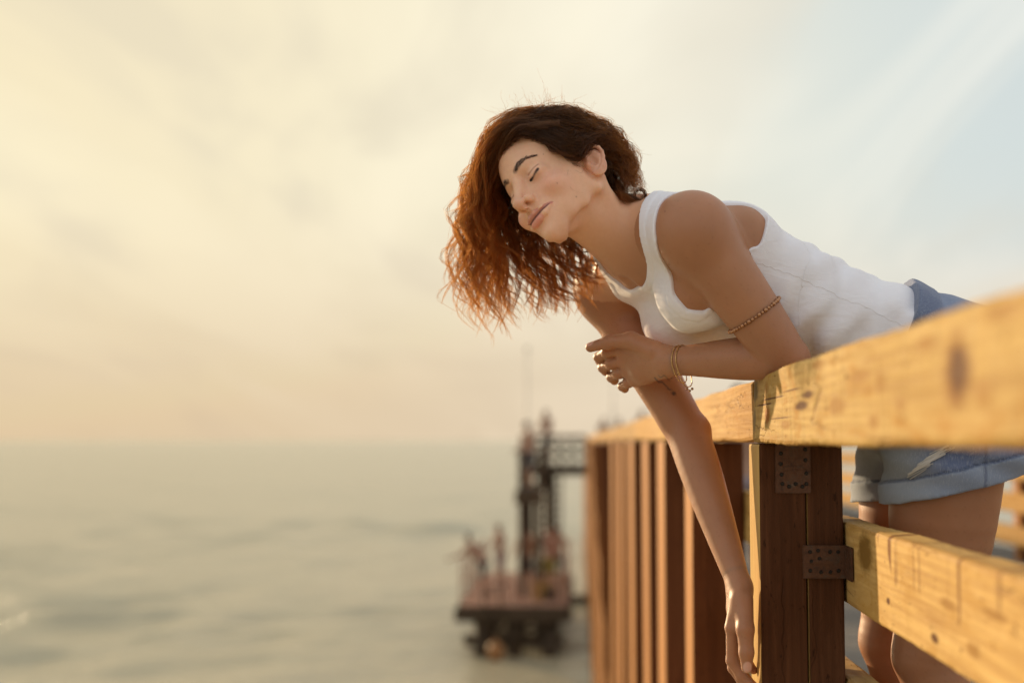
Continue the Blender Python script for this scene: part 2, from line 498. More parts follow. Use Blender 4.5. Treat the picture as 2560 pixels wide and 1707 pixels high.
# ------------------------------------------------------------------ railings
rail1 = empty('railing', (0.34, 2.25, 0))
tag(rail1, 'golden timber railing on brown posts that the woman leans over', 'railing')
RZ0, RZ1 = 0.769, 0.866
def uneven_beam(name, x0, x1, y0, y1, z0, z1, parent, mat, n=60, amp=0.0020, seed=0, bev=0.006, endbev=0.004):
    """beam along y with slightly wandering arrises"""
    g = np.random.default_rng(seed)
    prof = []
    pts = [(x0, z0), (x1, z0), (x1, z1), (x0, z1)]
    ring = []
    for q in range(4):
        px, pz = pts[q]
        sx = 1 if px == x0 else -1; sz = 1 if pz == z0 else -1
        for t in (0, 0.5, 1):
            a = t * PI / 2
            cx = px + sx * bev; cz = pz + sz * bev
            if q in (0, 2): ox, oz = math.cos(a), math.sin(a)
            else: ox, oz = math.sin(a), math.cos(a)
            ring.append((cx - sx * bev * ox, cz - sz * bev * oz))
    ring = np.array(ring)
    ys = np.linspace(y0, y1, n)
    m = len(ring)
    ph = g.random((m // 3, 3)) * 6.28
    v = np.zeros((n, m, 3))
    for q in range(m):
        e = q // 3
        wx = amp * (np.sin(ys * 3.1 + ph[e, 0]) + 0.6 * np.sin(ys * 11 + ph[e, 1])) + g.normal(size=n) * amp * 0.25
        wz = amp * (np.sin(ys * 2.3 + ph[e, 2]) + 0.6 * np.sin(ys * 14 + ph[e, 0])) + g.normal(size=n) * amp * 0.25
        v[:, q, 0] = ring[q, 0] + wx; v[:, q, 1] = ys; v[:, q, 2] = ring[q, 1] + wz
    i = np.arange(n - 1)[:, None] * m; j = np.arange(m)[None, :]; j2 = (j + 1) % m
    f = np.stack([i + j, i + j2, i + m + j2, i + m + j], -1).reshape(-1, 4).tolist()
    f.append(list(range(m))[::-1]); f.append([(n - 1) * m + q for q in range(m)])
    me = bpy.data.meshes.new(name)
    me.from_pydata(v.reshape(-1, 3).tolist(), [], f)
    bm = bmesh.new(); bm.from_mesh(me); bmesh.ops.recalc_face_normals(bm, faces=bm.faces[:]); bm.to_mesh(me); bm.free()
    return link(name, me, parent, mat)
YP0 = 2.186
uneven_beam('top_rail', RAILX, RAILX + 0.135, -0.5, 2.225, RZ0 - 0.003, RZ1, rail1, m_rail_near, 220, seed=1)
ysj = [2.230, 6.88, 11.5, 16.2, 25.5, 44.0, 74.0]
for k in range(len(ysj) - 1):
    uneven_beam('top_rail', RAILX + 0.001, RAILX + 0.134, ysj[k], ysj[k + 1] - 0.006, RZ0 + 0.001, RZ1 - 0.002, rail1, m_rail, 60, seed=2 + k)
MX = RAILX + 0.131
for zz0, zz1, sd in ((0.522, 0.646, 20), (0.288, 0.412, 30), (0.080, 0.200, 40)):
    yj = [-0.5, 3.62]
    for k in range(1):
        uneven_beam('lower_rail', MX, MX + 0.042, yj[k], yj[k + 1] - 0.006, zz0, zz1, rail1, m_mid, 160 if k == 0 else 40, seed=sd + k, amp=0.0012)
# the post beside the woman: two timbers side by side
def post_mesh(split):
    bm = bmesh.new()
    parts = [(0.0, 0.0705), (0.0725, 0.127)] if split else [(0.0, 0.127)]
    for (a, bb) in parts:
        g = bmesh.ops.create_cube(bm, size=1.0)['verts']
        for v in g:
            v.co.x = a + (v.co.x + .5) * (bb - a)
            v.co.y = (v.co.y + .5) * 0.124 + (0.0 if a == 0 else 0.0025)
            v.co.z = WATER - 0.6 + (v.co.z + .5) * (RZ0 - 0.004 - WATER + 0.6)
    bmesh.ops.bevel(bm, geom=bm.edges[:], offset=0.005, segments=2, profile=0.6, affect='EDGES')
    return bm_mesh('post', bm)
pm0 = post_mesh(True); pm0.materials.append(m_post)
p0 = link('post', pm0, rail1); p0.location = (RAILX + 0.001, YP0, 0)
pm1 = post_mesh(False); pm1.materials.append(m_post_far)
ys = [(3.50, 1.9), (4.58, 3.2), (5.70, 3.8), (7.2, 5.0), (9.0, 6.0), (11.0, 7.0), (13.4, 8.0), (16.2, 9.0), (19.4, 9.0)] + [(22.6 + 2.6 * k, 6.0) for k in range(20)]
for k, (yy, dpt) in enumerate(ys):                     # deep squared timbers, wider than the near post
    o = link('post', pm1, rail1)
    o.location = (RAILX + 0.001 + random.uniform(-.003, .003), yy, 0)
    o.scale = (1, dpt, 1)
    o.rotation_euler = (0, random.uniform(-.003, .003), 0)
# brackets on the near post
def plate(name, pts_faces, parent):
    me = bpy.data.meshes.new(name)
    return me
def bracket(x0, x1, z0, z1, holes, flange=None):
    bm = bmesh.new()
    def cube(a, b_, c, d, e, f_):
        g = bmesh.ops.create_cube(bm, size=1.0)['verts']
        for v in g:
            v.co.x = a + (v.co.x + .5) * (b_ - a); v.co.y = c + (v.co.y + .5) * (d - c); v.co.z = e + (v.co.z + .5) * (f_ - e)
        return g
    cube(x0, x1, YP0 - 0.0045, YP0 - 0.0008, z0, z1)
    cube(x0 + 0.012, x1 - 0.012, YP0 - 0.0062, YP0 - 0.0046, (z0 + z1) / 2 - 0.003, (z0 + z1) / 2 + 0.003)   # pressed rib
    if flange:
        cube(x1 - 0.003, x1 + 0.0006, YP0 - flange, YP0 - 0.0046, z0, z1)
    bmesh.ops.bevel(bm, geom=bm.edges[:], offset=0.0011, segments=2, affect='EDGES')
    o = link('bracket', bm_mesh('bracket', bm), rail1, m_metal)
    for (hx, hz, r) in holes:
        bm = bmesh.new()
        bmesh.ops.create_cone(bm, cap_ends=True, segments=10, radius1=r, radius2=r * 0.7, depth=0.0022)
        bmesh.ops.rotate(bm, verts=bm.verts, cent=(0, 0, 0), matrix=Matrix.Rotation(PI / 2, 3, 'X'))
        bmesh.ops.translate(bm, verts=bm.verts, vec=(hx, YP0 - 0.0055, hz))
        s = link('screw', bm_mesh('screw', bm), None, m_screw)
        s.parent = o; s.matrix_parent_inverse = Matrix.Identity(4)
        s.matrix_parent_inverse = o.matrix_parent_inverse.inverted() @ o.matrix_parent_inverse
    return o
hs = [(0.303 + dx_, 0.77 - dz_, 0.0032) for dx_, dz_ in ((0.004, 0.02), (0.004, 0.036), (0.005, 0.052), (0.006, 0.066), (0.016, 0.070), (0.026, 0.066), (0.036, 0.07), (0.042, 0.066), (0.042, 0.05), (0.041, 0.03), (0.041, 0.014))]
bracket(0.2985, 0.352, 0.768 - 0.078, 0.768 - 0.004, hs)
hs2 = [(0.343 + dx_, 0.61 - dz_, 0.0030) for dx_, dz_ in ((0.006, 0.008), (0.018, 0.006), (0.008, 0.022), (0.020, 0.018), (0.006, 0.036), (0.022, 0.038), (0.036, 0.008), (0.036, 0.038), (0.048, 0.008), (0.048, 0.036))]
bracket(0.338, MX - 0.0005, 0.77 - 0.208, 0.77 - 0.158, hs2, flange=0.055)

rail2 = empty('railing', (2.85, 6, 0))
tag(rail2, 'orange lit timber railing along the opposite edge of the deck', 'railing')
for k, (z0_, z1_) in enumerate(((0.769, 0.866), (0.522, 0.646), (0.312, 0.437), (0.105, 0.228))):
    yj = [1.0, 12.0, 30.0, 74.0]
    for q in range(3):
        x0_ = 2.76 if k == 0 else 2.76
        uneven_beam('top_rail' if k == 0 else 'lower_rail', x0_, x0_ + (0.135 if k == 0 else 0.042), yj[q], yj[q + 1] - 0.006, z0_, z1_, rail2, m_rail, 30, seed=60 + 4 * k + q)
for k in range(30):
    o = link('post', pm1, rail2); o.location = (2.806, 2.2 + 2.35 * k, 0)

# leaning timber in front of the posts
bm = bmesh.new()
bmesh.ops.create_cube(bm, size=1.0)
A_ = Vector(P(1500, 1108, 12.5)); B_ = Vector(P(1545, 1760, 12.5))
lean = (B_ - A_)
for v in bm.verts:
    v.co = Vector((v.co.x * 0.11, v.co.y * 0.12, (v.co.z - .5) * (lean.length + 1.6)))
bmesh.ops.bevel(bm, geom=bm.edges[:], offset=0.006, segments=1, affect='EDGES')
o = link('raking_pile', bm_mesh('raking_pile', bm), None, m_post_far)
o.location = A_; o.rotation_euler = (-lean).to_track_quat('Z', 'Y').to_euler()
tag(o, 'single slanting brown timber pile rising beside the upright posts', 'pile')

# ------------------------------------------------------------------ landing stage and stairs down by the water
def box_obj(name, a, b_, parent, mat, bev=0.01):
    return link(name, box_mesh(name, a[0], b_[0], a[1], b_[1], a[2], b_[2], bev, 1), parent, mat)
PFZ = CAMZ - 4.0
def xat(px, y_): return (px - 1445) / FPX * y_
stage = empty('landing_stage', (xat(1280, 36), 38, WATER))
tag(stage, 'low timber landing stage with thin rails standing in the water', 'landing stage')
sx0, sx1 = xat(1148, 34.5), xat(1418, 34.5)
nb = 30
for k in range(nb):
    y0_ = 34.5 + k * 0.3
    box_obj('plank', (sx0, y0_, PFZ - 0.05), (sx1, y0_ + 0.285, PFZ), stage, m_plat, 0.006)
box_obj('edge_beam', (sx0 - 0.04, 34.4, PFZ - 0.34), (sx1 + 0.04, 34.49, PFZ + 0.03), stage, m_pile)
box_obj('edge_beam', (sx0 - 0.10, 34.4, PFZ - 0.34), (sx0 - 0.005, 43.6, PFZ - 0.051), stage, m_pile)
box_obj('edge_beam', (sx1 + 0.005, 34.5, PFZ - 0.34), (sx1 + 0.10, 43.6, PFZ - 0.051), stage, m_pile)
for yy in (34.8, 37.5, 40.3, 43.0):
    for xx in (sx0 + 0.55, 0.5 * (sx0 + sx1), sx1 - 0.45):
        bm = bmesh.new()
        bmesh.ops.create_cone(bm, cap_ends=True, segments=14, radius1=0.23, radius2=0.2, depth=PFZ - 0.05 - WATER + 1.2)
        bmesh.ops.translate(bm, verts=bm.verts, vec=(xx, yy, (PFZ - 0.05 + WATER - 1.2) / 2))
        link('pile', bm_mesh('pile', bm, True), stage, m_pile)
box_obj('cross_beam', (sx0 + 0.1, 34.75, WATER + 0.25), (sx1 - 0.1, 34.95, WATER + 0.5), stage, m_pile)
for xa_, xb_ in ((sx0 + 0.3, sx1 - 0.5), (sx1 - 0.3, sx0 + 0.5)):      # crossed braces between the front piles
    bm = bmesh.new(); bmesh.ops.create_cube(bm, size=1.0)
    a_ = Vector((xa_, 34.5 if xa_ < xb_ else 34.60, WATER + 0.1)); b_ = Vector((xb_, 34.5 if xa_ < xb_ else 34.60, PFZ - 0.36)); d_ = b_ - a_
    q_ = d_.to_track_quat('Z', 'Y').to_matrix()
    for v in bm.verts: v.co = q_ @ Vector((v.co.x * 0.14, v.co.y * 0.07, v.co.z * d_.length)) + (a_ + b_) / 2
    link('brace', bm_mesh('brace', bm), stage, m_pile)
for side in (sx0 + 0.05, sx1 - 0.05):
    for yy in (34.7, 36.4, 38.1, 39.8, 41.5, 43.2):
        box_obj('rail_post', (side - 0.03, yy - 0.03, PFZ - 0.05), (side + 0.03, yy + 0.03, PFZ + 1.05), stage, m_plat)
    for zz in (0.55, 1.0):
        box_obj('handrail', (side - 0.022, 34.6, PFZ + zz), (side + 0.022, 43.3, PFZ + zz + 0.05), stage, m_plat)
for xx in np.linspace(sx0 + 0.35, sx1 - 0.35, 6):
    box_obj('baluster', (xx - 0.02, 34.66, PFZ - 0.05), (xx + 0.02, 34.70, PFZ + 0.8), stage, m_plat)

bm = bmesh.new()
for k in range(3):
    g_ = bmesh.ops.create_cube(bm, size=1.0)['verts']
    for v in g_: v.co = Vector((v.co.x * 0.5, v.co.y * 0.07, v.co.z * 0.03 + 0.44)) + Vector((0, (k - 1) * 0.1, 0))
for sx_ in (-0.18, 0.18):
    g_ = bmesh.ops.create_cube(bm, size=1.0)['verts']
    for v in g_: v.co = Vector((v.co.x * 0.05 + sx_, v.co.y * 0.28, v.co.z * 0.42 + 0.212))
o = link('bench', bm_mesh('bench', bm), None, m_plat); o.location = (xat(1268, 36), 36.0, PFZ)
tag(o, 'small slatted timber bench on the landing stage', 'bench')
for k, (px, yy, s_) in enumerate(((1352, 36.2, 0.42), (1376, 36.0, 0.34))):
    bm = bmesh.new(); bmesh.ops.create_cube(bm, size=s_)
    bmesh.ops.inset_individual(bm, faces=bm.faces[:], thickness=s_ * 0.12, depth=-s_ * 0.05)
    o = link('crate', bm_mesh('crate', bm), None, m_pile if k else m_rail); o.location = (xat(px, yy), yy, PFZ + s_ / 2)
    tag(o, ('dark' if k else 'pale') + ' wooden crate standing on the landing stage floor', 'crate')
lad = empty('ladder', (xat(1230, 34.3), 34.3, WATER))
tag(lad, 'dark ladder hanging from the landing stage down to the water', 'ladder')
for dx_ in (-0.2, 0.2):
    box_obj('stile', (xat(1230, 34.3) + dx_ - 0.025, 34.30, WATER - 0.4), (xat(1230, 34.3) + dx_ + 0.025, 34.36, PFZ + 0.5), lad, m_pile)
for k in range(6):
    box_obj('rung', (xat(1230, 34.3) - 0.174, 34.315, WATER + 0.1 + 0.28 * k), (xat(1230, 34.3) + 0.174, 34.345, WATER + 0.14 + 0.28 * k), lad, m_pile)
stair = empty('gangway', (-0.5, 43, 0))
tag(stair, 'dark gangway and stair leading from the pier down to the landing stage', 'gangway')
gx0, gx1 = xat(1300, 43.5), RAILX - 0.02
for k in range(12):
    xx0 = gx0 + (gx1 - gx0) * k / 12
    box_obj('plank', (xx0, 43.6, -0.05), (xx0 + (gx1 - gx0) / 12 - 0.012, 45.2, 0.0), stair, m_pile, 0.005)
box_obj('side_beam', (gx0, 43.5, -0.30), (gx1, 43.59, 0.02), stair, m_pile)
for xx in np.linspace(gx0 + 0.05, gx1 - 0.05, 6):
    box_obj('rail_post', (xx - 0.04, 43.5, 0.021), (xx + 0.04, 43.58, 0.9), stair, m_pile)
for zz in (0.25, 0.55, 0.82):
    box_obj('handrail', (gx0, 43.44, zz), (gx1, 43.49, zz + 0.11), stair, m_pile)
box_obj('landing', (xat(1296, 37), 36.6, -0.60), (xat(1352, 37), 43.49, -0.52), stair, m_pile)
box_obj('landing_beam', (xat(1296, 37) - 0.07, 36.5, -0.85), (xat(1352, 37) + 0.07, 36.59, -0.50), stair, m_pile)
for yy in (36.8, 38.6, 40.4, 42.2):
    for xx in (xat(1296, 37) + 0.04, xat(1352, 37) - 0.04):
        box_obj('rail_post', (xx - 0.035, yy, -0.519), (xx + 0.035, yy + 0.07, 0.45), stair, m_pile)
for xx in (xat(1296, 37) + 0.04, xat(1352, 37) - 0.04):
    for zz in (-0.05, 0.40):
        box_obj('handrail', (xx - 0.03, 36.75, zz), (xx + 0.03, 42.4, zz + 0.09), stair, m_pile)
for (px, yy) in ((1305, 36.9), (1345, 37.1)):
    bm = bmesh.new()
    bmesh.ops.create_cone(bm, cap_ends=True, segments=12, radius1=0.11, radius2=0.1, depth=4.4)
    bmesh.ops.translate(bm, verts=bm.verts, vec=(xat(px, yy), yy, -2.82))
    link('pile', bm_mesh('pile', bm, True), stair, m_pile)
for px in (1318, 1375):
    bm = bmesh.new()
    bmesh.ops.create_cone(bm, cap_ends=True, segments=14, radius1=0.2, radius2=0.18, depth=5.4)
    bmesh.ops.translate(bm, verts=bm.verts, vec=(xat(px, 44.3), 44.3, -2.76))
    link('pile', bm_mesh('pile', bm, True), stair, m_pile)
nst = 14
for k in range(nst):                                     # stair treads going down to the stage
    t = k / (nst - 1)
    zz = -0.25 + (PFZ + 0.2 + 0.25) * t
    yy = 43.4 - 3.6 * t
    box_obj('tread', (xat(1345, 42), yy - 0.16, zz - 0.045), (xat(1400, 42), yy + 0.16, zz), stair, m_pile, 0.005)
for px in (1343, 1402):
    bm = bmesh.new(); bmesh.ops.create_cube(bm, size=1.0)
    a_ = Vector((xat(px, 42), 43.5, -0.28)); b_ = Vector((xat(px, 42), 39.7, PFZ + 0.02)); d_ = b_ - a_
    q_ = d_.to_track_quat('Z', 'X').to_matrix()
    for v in bm.verts: v.co = q_ @ Vector((v.co.x * 0.06 if True else 0, v.co.y * 0.06, v.co.z * d_.length)) + (a_ + b_) / 2
    link('stringer', bm_mesh('stringer', bm), stair, m_pile)
    bm = bmesh.new(); bmesh.ops.create_cube(bm, size=1.0)
    for v in bm.verts: v.co = q_ @ Vector((v.co.x * 0.05, v.co.y * 0.05, v.co.z * d_.length)) + (a_ + b_) / 2 + Vector((0, 0, 0.95))
    link('handrail', bm_mesh('handrail', bm), stair, m_pile)

# floating boom between the stage and the pier, orange mooring buoy
bm = bmesh.new()
bmesh.ops.create_cone(bm, cap_ends=True, segments=16, radius1=0.17, radius2=0.17, depth=1.2)
bmesh.ops.bevel(bm, geom=[e for e in bm.edges if e.calc_length() < 0.1], offset=0.03, segments=2, affect='EDGES')
bmesh.ops.rotate(bm, verts=bm.verts, cent=(0, 0, 0), matrix=Matrix.Rotation(PI / 2, 3, 'Y'))
o = link('floating_boom', bm_mesh('floating_boom', bm, True), None, m_pile)
o.location = (xat(1462, 46), 46, WATER + 0.1)
tag(o, 'dark floating boom lying on the water between landing stage and pier', 'boom')
bm = bmesh.new()
prof = [(0.0, -0.24), (0.13, -0.21), (0.20, -0.08), (0.20, 0.06), (0.14, 0.18), (0.05, 0.23), (0.04, 0.30), (0.0, 0.31)]
n_ = 18
rings = [[bm.verts.new((r_ * math.cos(2 * PI * k / n_), r_ * math.sin(2 * PI * k / n_), z_)) for k in range(n_)] for r_, z_ in prof[1:-1]]
for a_, b_ in zip(rings, rings[1:]):
    for k in range(n_): bm.faces.new((a_[k], a_[(k + 1) % n_], b_[(k + 1) % n_], b_[k]))
bm.faces.new(rings[0][::-1]); bm.faces.new(rings[-1])
o = link('mooring_buoy', bm_mesh('mooring_buoy', bm, True), None, plain('faded orange buoy plastic', (0.30, 0.14, 0.045), 0.6))
o.location = (xat(1238, 34), 34.05, WATER + 0.22)
tag(o, 'small orange buoy floating against the landing stage piles', 'buoy')
# thin masts on the far pier
m_mast = plain('grey mast paint', (0.30, 0.28, 0.26), 0.5)
for px, top, yy, lab in ((1318, 872, 62, 'tall thin grey mast beyond the gangway'), (1532, 905, 66, 'thin grey lamp pole on the pier far along the railing')):
    x_ = xat(px, yy)
    z_t = CAMZ + (1100 - top) / FPX * yy
    z_b = WATER - 0.5 if x_ < 0 else -0.01
    bm = bmesh.new()
    bmesh.ops.create_cone(bm, cap_ends=True, segments=10, radius1=0.045, radius2=0.018, depth=z_t - z_b)
    bmesh.ops.translate(bm, verts=bm.verts, vec=(x_, yy, (z_t + z_b) / 2))
    bmesh.ops.create_uvsphere(bm, u_segments=8, v_segments=6, radius=0.09, matrix=Matrix.Translation((x_, yy, z_t)))
    o = link('mast', bm_mesh('mast', bm, True), None, m_mast)
    tag(o, lab, 'mast')
# ------------------------------------------------------------------ distance-field modelling for bodies and clothes
F32 = np.float32
def rcone(a, b, ra, rb):
    a = np.asarray(a, F32); b = np.asarray(b, F32); ab = b - a; L2 = float(ab @ ab) + 1e-12
    def f(p):
        q = p - a
        t = np.clip((q @ ab) / L2, 0, 1)
        return np.linalg.norm(q - t[:, None] * ab, axis=1) - (ra + t * (rb - ra))
    return f, (a + b) / 2, math.sqrt(L2) / 2 + max(ra, rb)

def ell(c, r, R=None):
    """ellipsoid; R columns are its axes"""
    c = np.asarray(c, F32); r = np.asarray(r, F32)
    R = None if R is None else np.asarray(R, F32)
    def f(p):
        q = p - c
        if R is not None: q = q @ R
        q1 = q / r
        k0 = np.linalg.norm(q1, axis=1)
        k1 = np.linalg.norm(q1 / r, axis=1) + 1e-9
        return k0 * (k0 - 1.0) / k1
    return f, c, float(r.max())

def smin(a, b, k):
    if np.isscalar(k) and k <= 0: return np.minimum(a, b)
    h = np.clip(0.5 + 0.5 * (b - a) / k, 0, 1)
    return b + (a - b) * h - k * h * (1 - h)

class Field:
    """ordered list of smooth unions and subtractions with bounds, so far-off parts are skipped"""
    def __init__(self): self.ops = []
    def add(self, prim, k=0.01):
        self.ops.append(('u', prim, k)); return self
    def sub(self, prim, k=0.01):
        self.ops.append(('s', prim, k)); return self
    def chain(self, pts, rad, k=0.004, k0=None):
        for i in range(len(pts) - 1):
            self.add(rcone(pts[i], pts[i + 1], rad[i], rad[i + 1]), (k0 if (i == 0 and k0 is not None) else k))
        return self
    def bound(self):
        lo = np.full(3, 1e9); hi = -lo
        for op, (f, c, r), k in self.ops:
            if op == 'u':
                lo = np.minimum(lo, c - r); hi = np.maximum(hi, c + r)
        return lo - 0.01, hi + 0.01
    def __call__(self, p, band=0.03):
        cen = p.mean(0); rad = float(np.sqrt(((p - cen) ** 2).sum(1).max()))
        d = np.full(len(p), 0.25, F32)
        first = True
        for op, (f, c, r), k in self.ops:
            gap = float(np.linalg.norm(cen - c)) - r - rad
            if gap > k + band: continue
            if op == 'u':
                v = f(p).astype(F32)
                d = v if first else smin(d, v, k)
                first = False
            elif not first:
                v = f(p).astype(F32)
                d = -smin(-d, v, k)
        return d

def union_fields(fields, ks):
    """hard or nearly hard union of separate fields (limbs that only touch)"""
    def g(p, band=0.03):
        d = None
        for f, k in zip(fields, ks):
            v = f(p, band)
            d = v if d is None else smin(d, v, k)
        return d
    return g

def bounds_of(fields):
    lo = np.full(3, 1e9); hi = -lo
    for f in fields:
        a, b = f.bound(); lo = np.minimum(lo, a); hi = np.maximum(hi, b)
    return lo, hi

def polygonise(sdf, lo, hi, h, nb=8, keep=None, slack=1.35):
    """sparse surface nets: coarse blocks near the surface are refined to step h"""
    lo = np.asarray(lo, np.float64); hi = np.asarray(hi, np.float64)
    H = h * nb
    n = np.ceil((hi - lo) / H).astype(int) + 1
    # coarse pass in slabs of 4^3 blocks
    G = 4
    blocks = []
    offs = np.stack(np.meshgrid(*[np.arange(G)] * 3, indexing='ij'), -1).reshape(-1, 3)
    for gx in range(0, n[0], G):
        for gy in range(0, n[1], G):
            for gz in range(0, n[2], G):
                ijk = offs + (gx, gy, gz)
                c = (lo + (ijk + 0.5) * H).astype(F32)
                if keep is not None:
                    kk = keep(c)
                    if not kk.any(): continue
                    ijk = ijk[kk]; c = c[kk]
                d = sdf(c, H * 1.8)
                m = np.abs(d) < H * 0.87 * slack
                if m.any(): blocks.append(ijk[m])
    if not blocks: raise RuntimeError('empty field')
    blocks = np.concatenate(blocks)
    # order blocks so that chunks are compact
    key = (blocks // 4); order = np.lexsort((key[:, 2], key[:, 1], key[:, 0])); blocks = blocks[order]
    key = key[order]
    cuts = np.flatnonzero(np.any(np.diff(key, axis=0) != 0, axis=1)) + 1
    m1 = nb + 1
    loc = np.stack(np.meshgrid(*[np.arange(m1)] * 3, indexing='ij'), -1).reshape(-1, 3)
    D = np.empty((len(blocks), m1, m1, m1), F32)
    s = 0
    for e in list(cuts) + [len(blocks)]:
        bl = blocks[s:e]
        p = (lo + (bl[:, None, :] * nb + loc[None]) * h).reshape(-1, 3).astype(F32)
        D[s:e] = sdf(p, h * 4).reshape(-1, m1, m1, m1)
        s = e
    dims = (n * nb + 3).astype(np.int64)
    inside = D < 0
    # active cells
    cs = inside[:, :-1, :-1, :-1].astype(np.int8)
    tot = np.zeros_like(cs)
    for a in (0, 1):
        for b in (0, 1):
            for c in (0, 1):
                tot += inside[:, a:a + nb, b:b + nb, c:c + nb]
    act = (tot > 0) & (tot < 8)
    bi, ci, cj, ck = np.nonzero(act)
    vals = np.stack([D[bi, ci + a, cj + b, ck + c] for a in (0, 1) for b in (0, 1) for c in (0, 1)], 1)
    corner = np.array([(a, b, c) for a in (0, 1) for b in (0, 1) for c in (0, 1)], F32)
    acc = np.zeros((len(bi), 3), F32); cnt = np.zeros(len(bi), F32)
    for x in range(8):
        for y_ in range(x + 1, 8):
            if np.abs(corner[x] - corner[y_]).sum() != 1: continue
            va, vb = vals[:, x], vals[:, y_]
            cr = (va < 0) != (vb < 0)
            t = np.where(cr, va / np.where(cr, va - vb, 1), 0)
            acc += np.where(cr[:, None], corner[x] + t[:, None] * (corner[y_] - corner[x]), 0)
            cnt += cr
    v = acc / cnt[:, None]
    cell = blocks[bi] * nb + np.stack([ci, cj, ck], 1)
    verts = lo + (cell + v) * h
    def gid(c): return (c[:, 0].astype(np.int64) * dims[1] + c[:, 1]) * dims[2] + c[:, 2]
    ids = gid(cell + 1)
    o = np.argsort(ids); ids_s = ids[o]
    faces = []
    for ax in range(3):
        u, w_ = (ax + 1) % 3, (ax + 2) % 3
        sl0 = [slice(0, nb)] * 3; sl1 = list(sl0); sl1[ax] = slice(1, nb + 1)
        a = inside[(slice(None), *sl0)]; b = inside[(slice(None), *sl1)]
        ch = a != b
        eb, e0, e1, e2 = np.nonzero(ch)
        base = blocks[eb] * nb + np.stack([e0, e1, e2], 1)
        flip = a[eb, e0, e1, e2]
        quad = []
        for du, dw in ((-1, -1), (0, -1), (0, 0), (-1, 0)):
            c = base.copy(); c[:, u] += du; c[:, w_] += dw
            g = gid(c + 1)
            k = np.searchsorted(ids_s, g); k = np.minimum(k, len(ids_s) - 1)
            okk = ids_s[k] == g
            quad.append(np.where(okk, o[k], -1))
        q = np.stack(quad, 1)
        good = (q >= 0).all(1)
        q = q[good]; fl = flip[good]
        q[~fl] = q[~fl][:, ::-1]
        faces.append(q)
    return verts.astype(F32), np.concatenate(faces)

def relax(v, f, it=1, lam=0.5):
    """a little Laplacian smoothing removes the grid's stair texture"""
    n = len(v)
    e = np.concatenate([f[:, [0, 1]], f[:, [1, 2]], f[:, [2, 3]], f[:, [3, 0]]])
    for _ in range(it):
        acc = np.zeros((n, 3)); cnt = np.bincount(e.ravel(), minlength=n).astype(float)
        for ax in range(3):
            acc[:, ax] = np.bincount(e[:, 0], v[e[:, 1], ax], n) + np.bincount(e[:, 1], v[e[:, 0], ax], n)
        m = cnt > 0
        v = v.copy()
        v[m] = v[m] * (1 - lam) + lam * (acc[m] / cnt[m, None])
    return v.astype(F32)

def clean(v, f):
    used = np.zeros(len(v), bool); used[f.ravel()] = True
    idx = np.cumsum(used) - 1
    return v[used], idx[f]

def vnoise(p, scale, seed=0):
    """smooth value noise, for creases and colour"""
    q = p * scale + seed * 17.31
    i = np.floor(q).astype(np.int64); fr = (q - i).astype(F32); fr = fr * fr * (3 - 2 * fr)
    def hsh(a, b, c):
        n = (a * 73856093) ^ (b * 19349663) ^ (c * 83492791)
        n = (n ^ (n >> 13)) * 1274126177
        return ((n ^ (n >> 16)) & 0xffff) / 65535.0
    r = 0
    for a in (0, 1):
        for b in (0, 1):
            for c in (0, 1):
                w_ = (fr[:, 0] if a else 1 - fr[:, 0]) * (fr[:, 1] if b else 1 - fr[:, 1]) * (fr[:, 2] if c else 1 - fr[:, 2])
                r = r + w_ * hsh(i[:, 0] + a, i[:, 1] + b, i[:, 2] + c)
    return r.astype(F32)

def sstep(a, b, x):
    t = np.clip((x - a) / (b - a), 0, 1)
    return t * t * (3 - 2 * t)
# ------------------------------------------------------------------ the woman: joints
HROT = np.array([[-0.7694, 0.4826, -0.4184], [-0.038, 0.6193, 0.7843], [0.6376, 0.6193, -0.4582]])   # camera frame, columns forward / left / up
RH = (RC @ HROT)
HC = P(1402, 479, 2.20)
HS = 1628 * 2.20 / FPX
def Hh(x, y_, z): return HC + RH @ (np.array([x, y_, z]) * HS)
def head_local(p): return ((p - HC.astype(F32)) @ RH.astype(F32)) / F32(HS)
def hell(c, r, tilt=None):
    R = RH if tilt is None else RH @ tilt
    return ell(Hh(*c), np.array(r) * HS, R)
def hcone(a, b, ra, rb): return rcone(Hh(*a), Hh(*b), ra * HS, rb * HS)
def rotx(a): c, s = math.cos(a), math.sin(a); return np.array([[1, 0, 0], [0, c, -s], [0, s, c]])
def roty(a): c, s = math.cos(a), math.sin(a); return np.array([[c, 0, s], [0, 1, 0], [-s, 0, c]])
def rotz(a): c, s = math.cos(a), math.sin(a); return np.array([[c, -s, 0], [s, c, 0], [0, 0, 1]])
def unit(v): return v / np.linalg.norm(v)

SL = P(1736, 580, 2.10); SR = P(1520, 728, 2.42)
TA = P(2385, 945, 2.24); TB = P(1625, 640, 2.25)
HL = P(2382, 1010, 2.15); HR = P(2300, 1015, 2.34)
EL = P(1962, 892, 2.10); WL = P(1670, 903, 2.215)
ER = P(1720, 1085, 2.325); WR = P(1849, 1466, 2.155)
KL = P(2325, 1640, 2.16); KR = P(2235, 1600, 2.345)
TW = unit(TB - TA); TLEN = float(np.linalg.norm(TB - TA))
def frame(u):
    u = unit(u - TW * (u @ TW)); return u, np.cross(u, TW)
UC, FC = frame(SL - SR)
UP, FP = frame(HL - HR)
NB = P(1590, 622, 2.235)

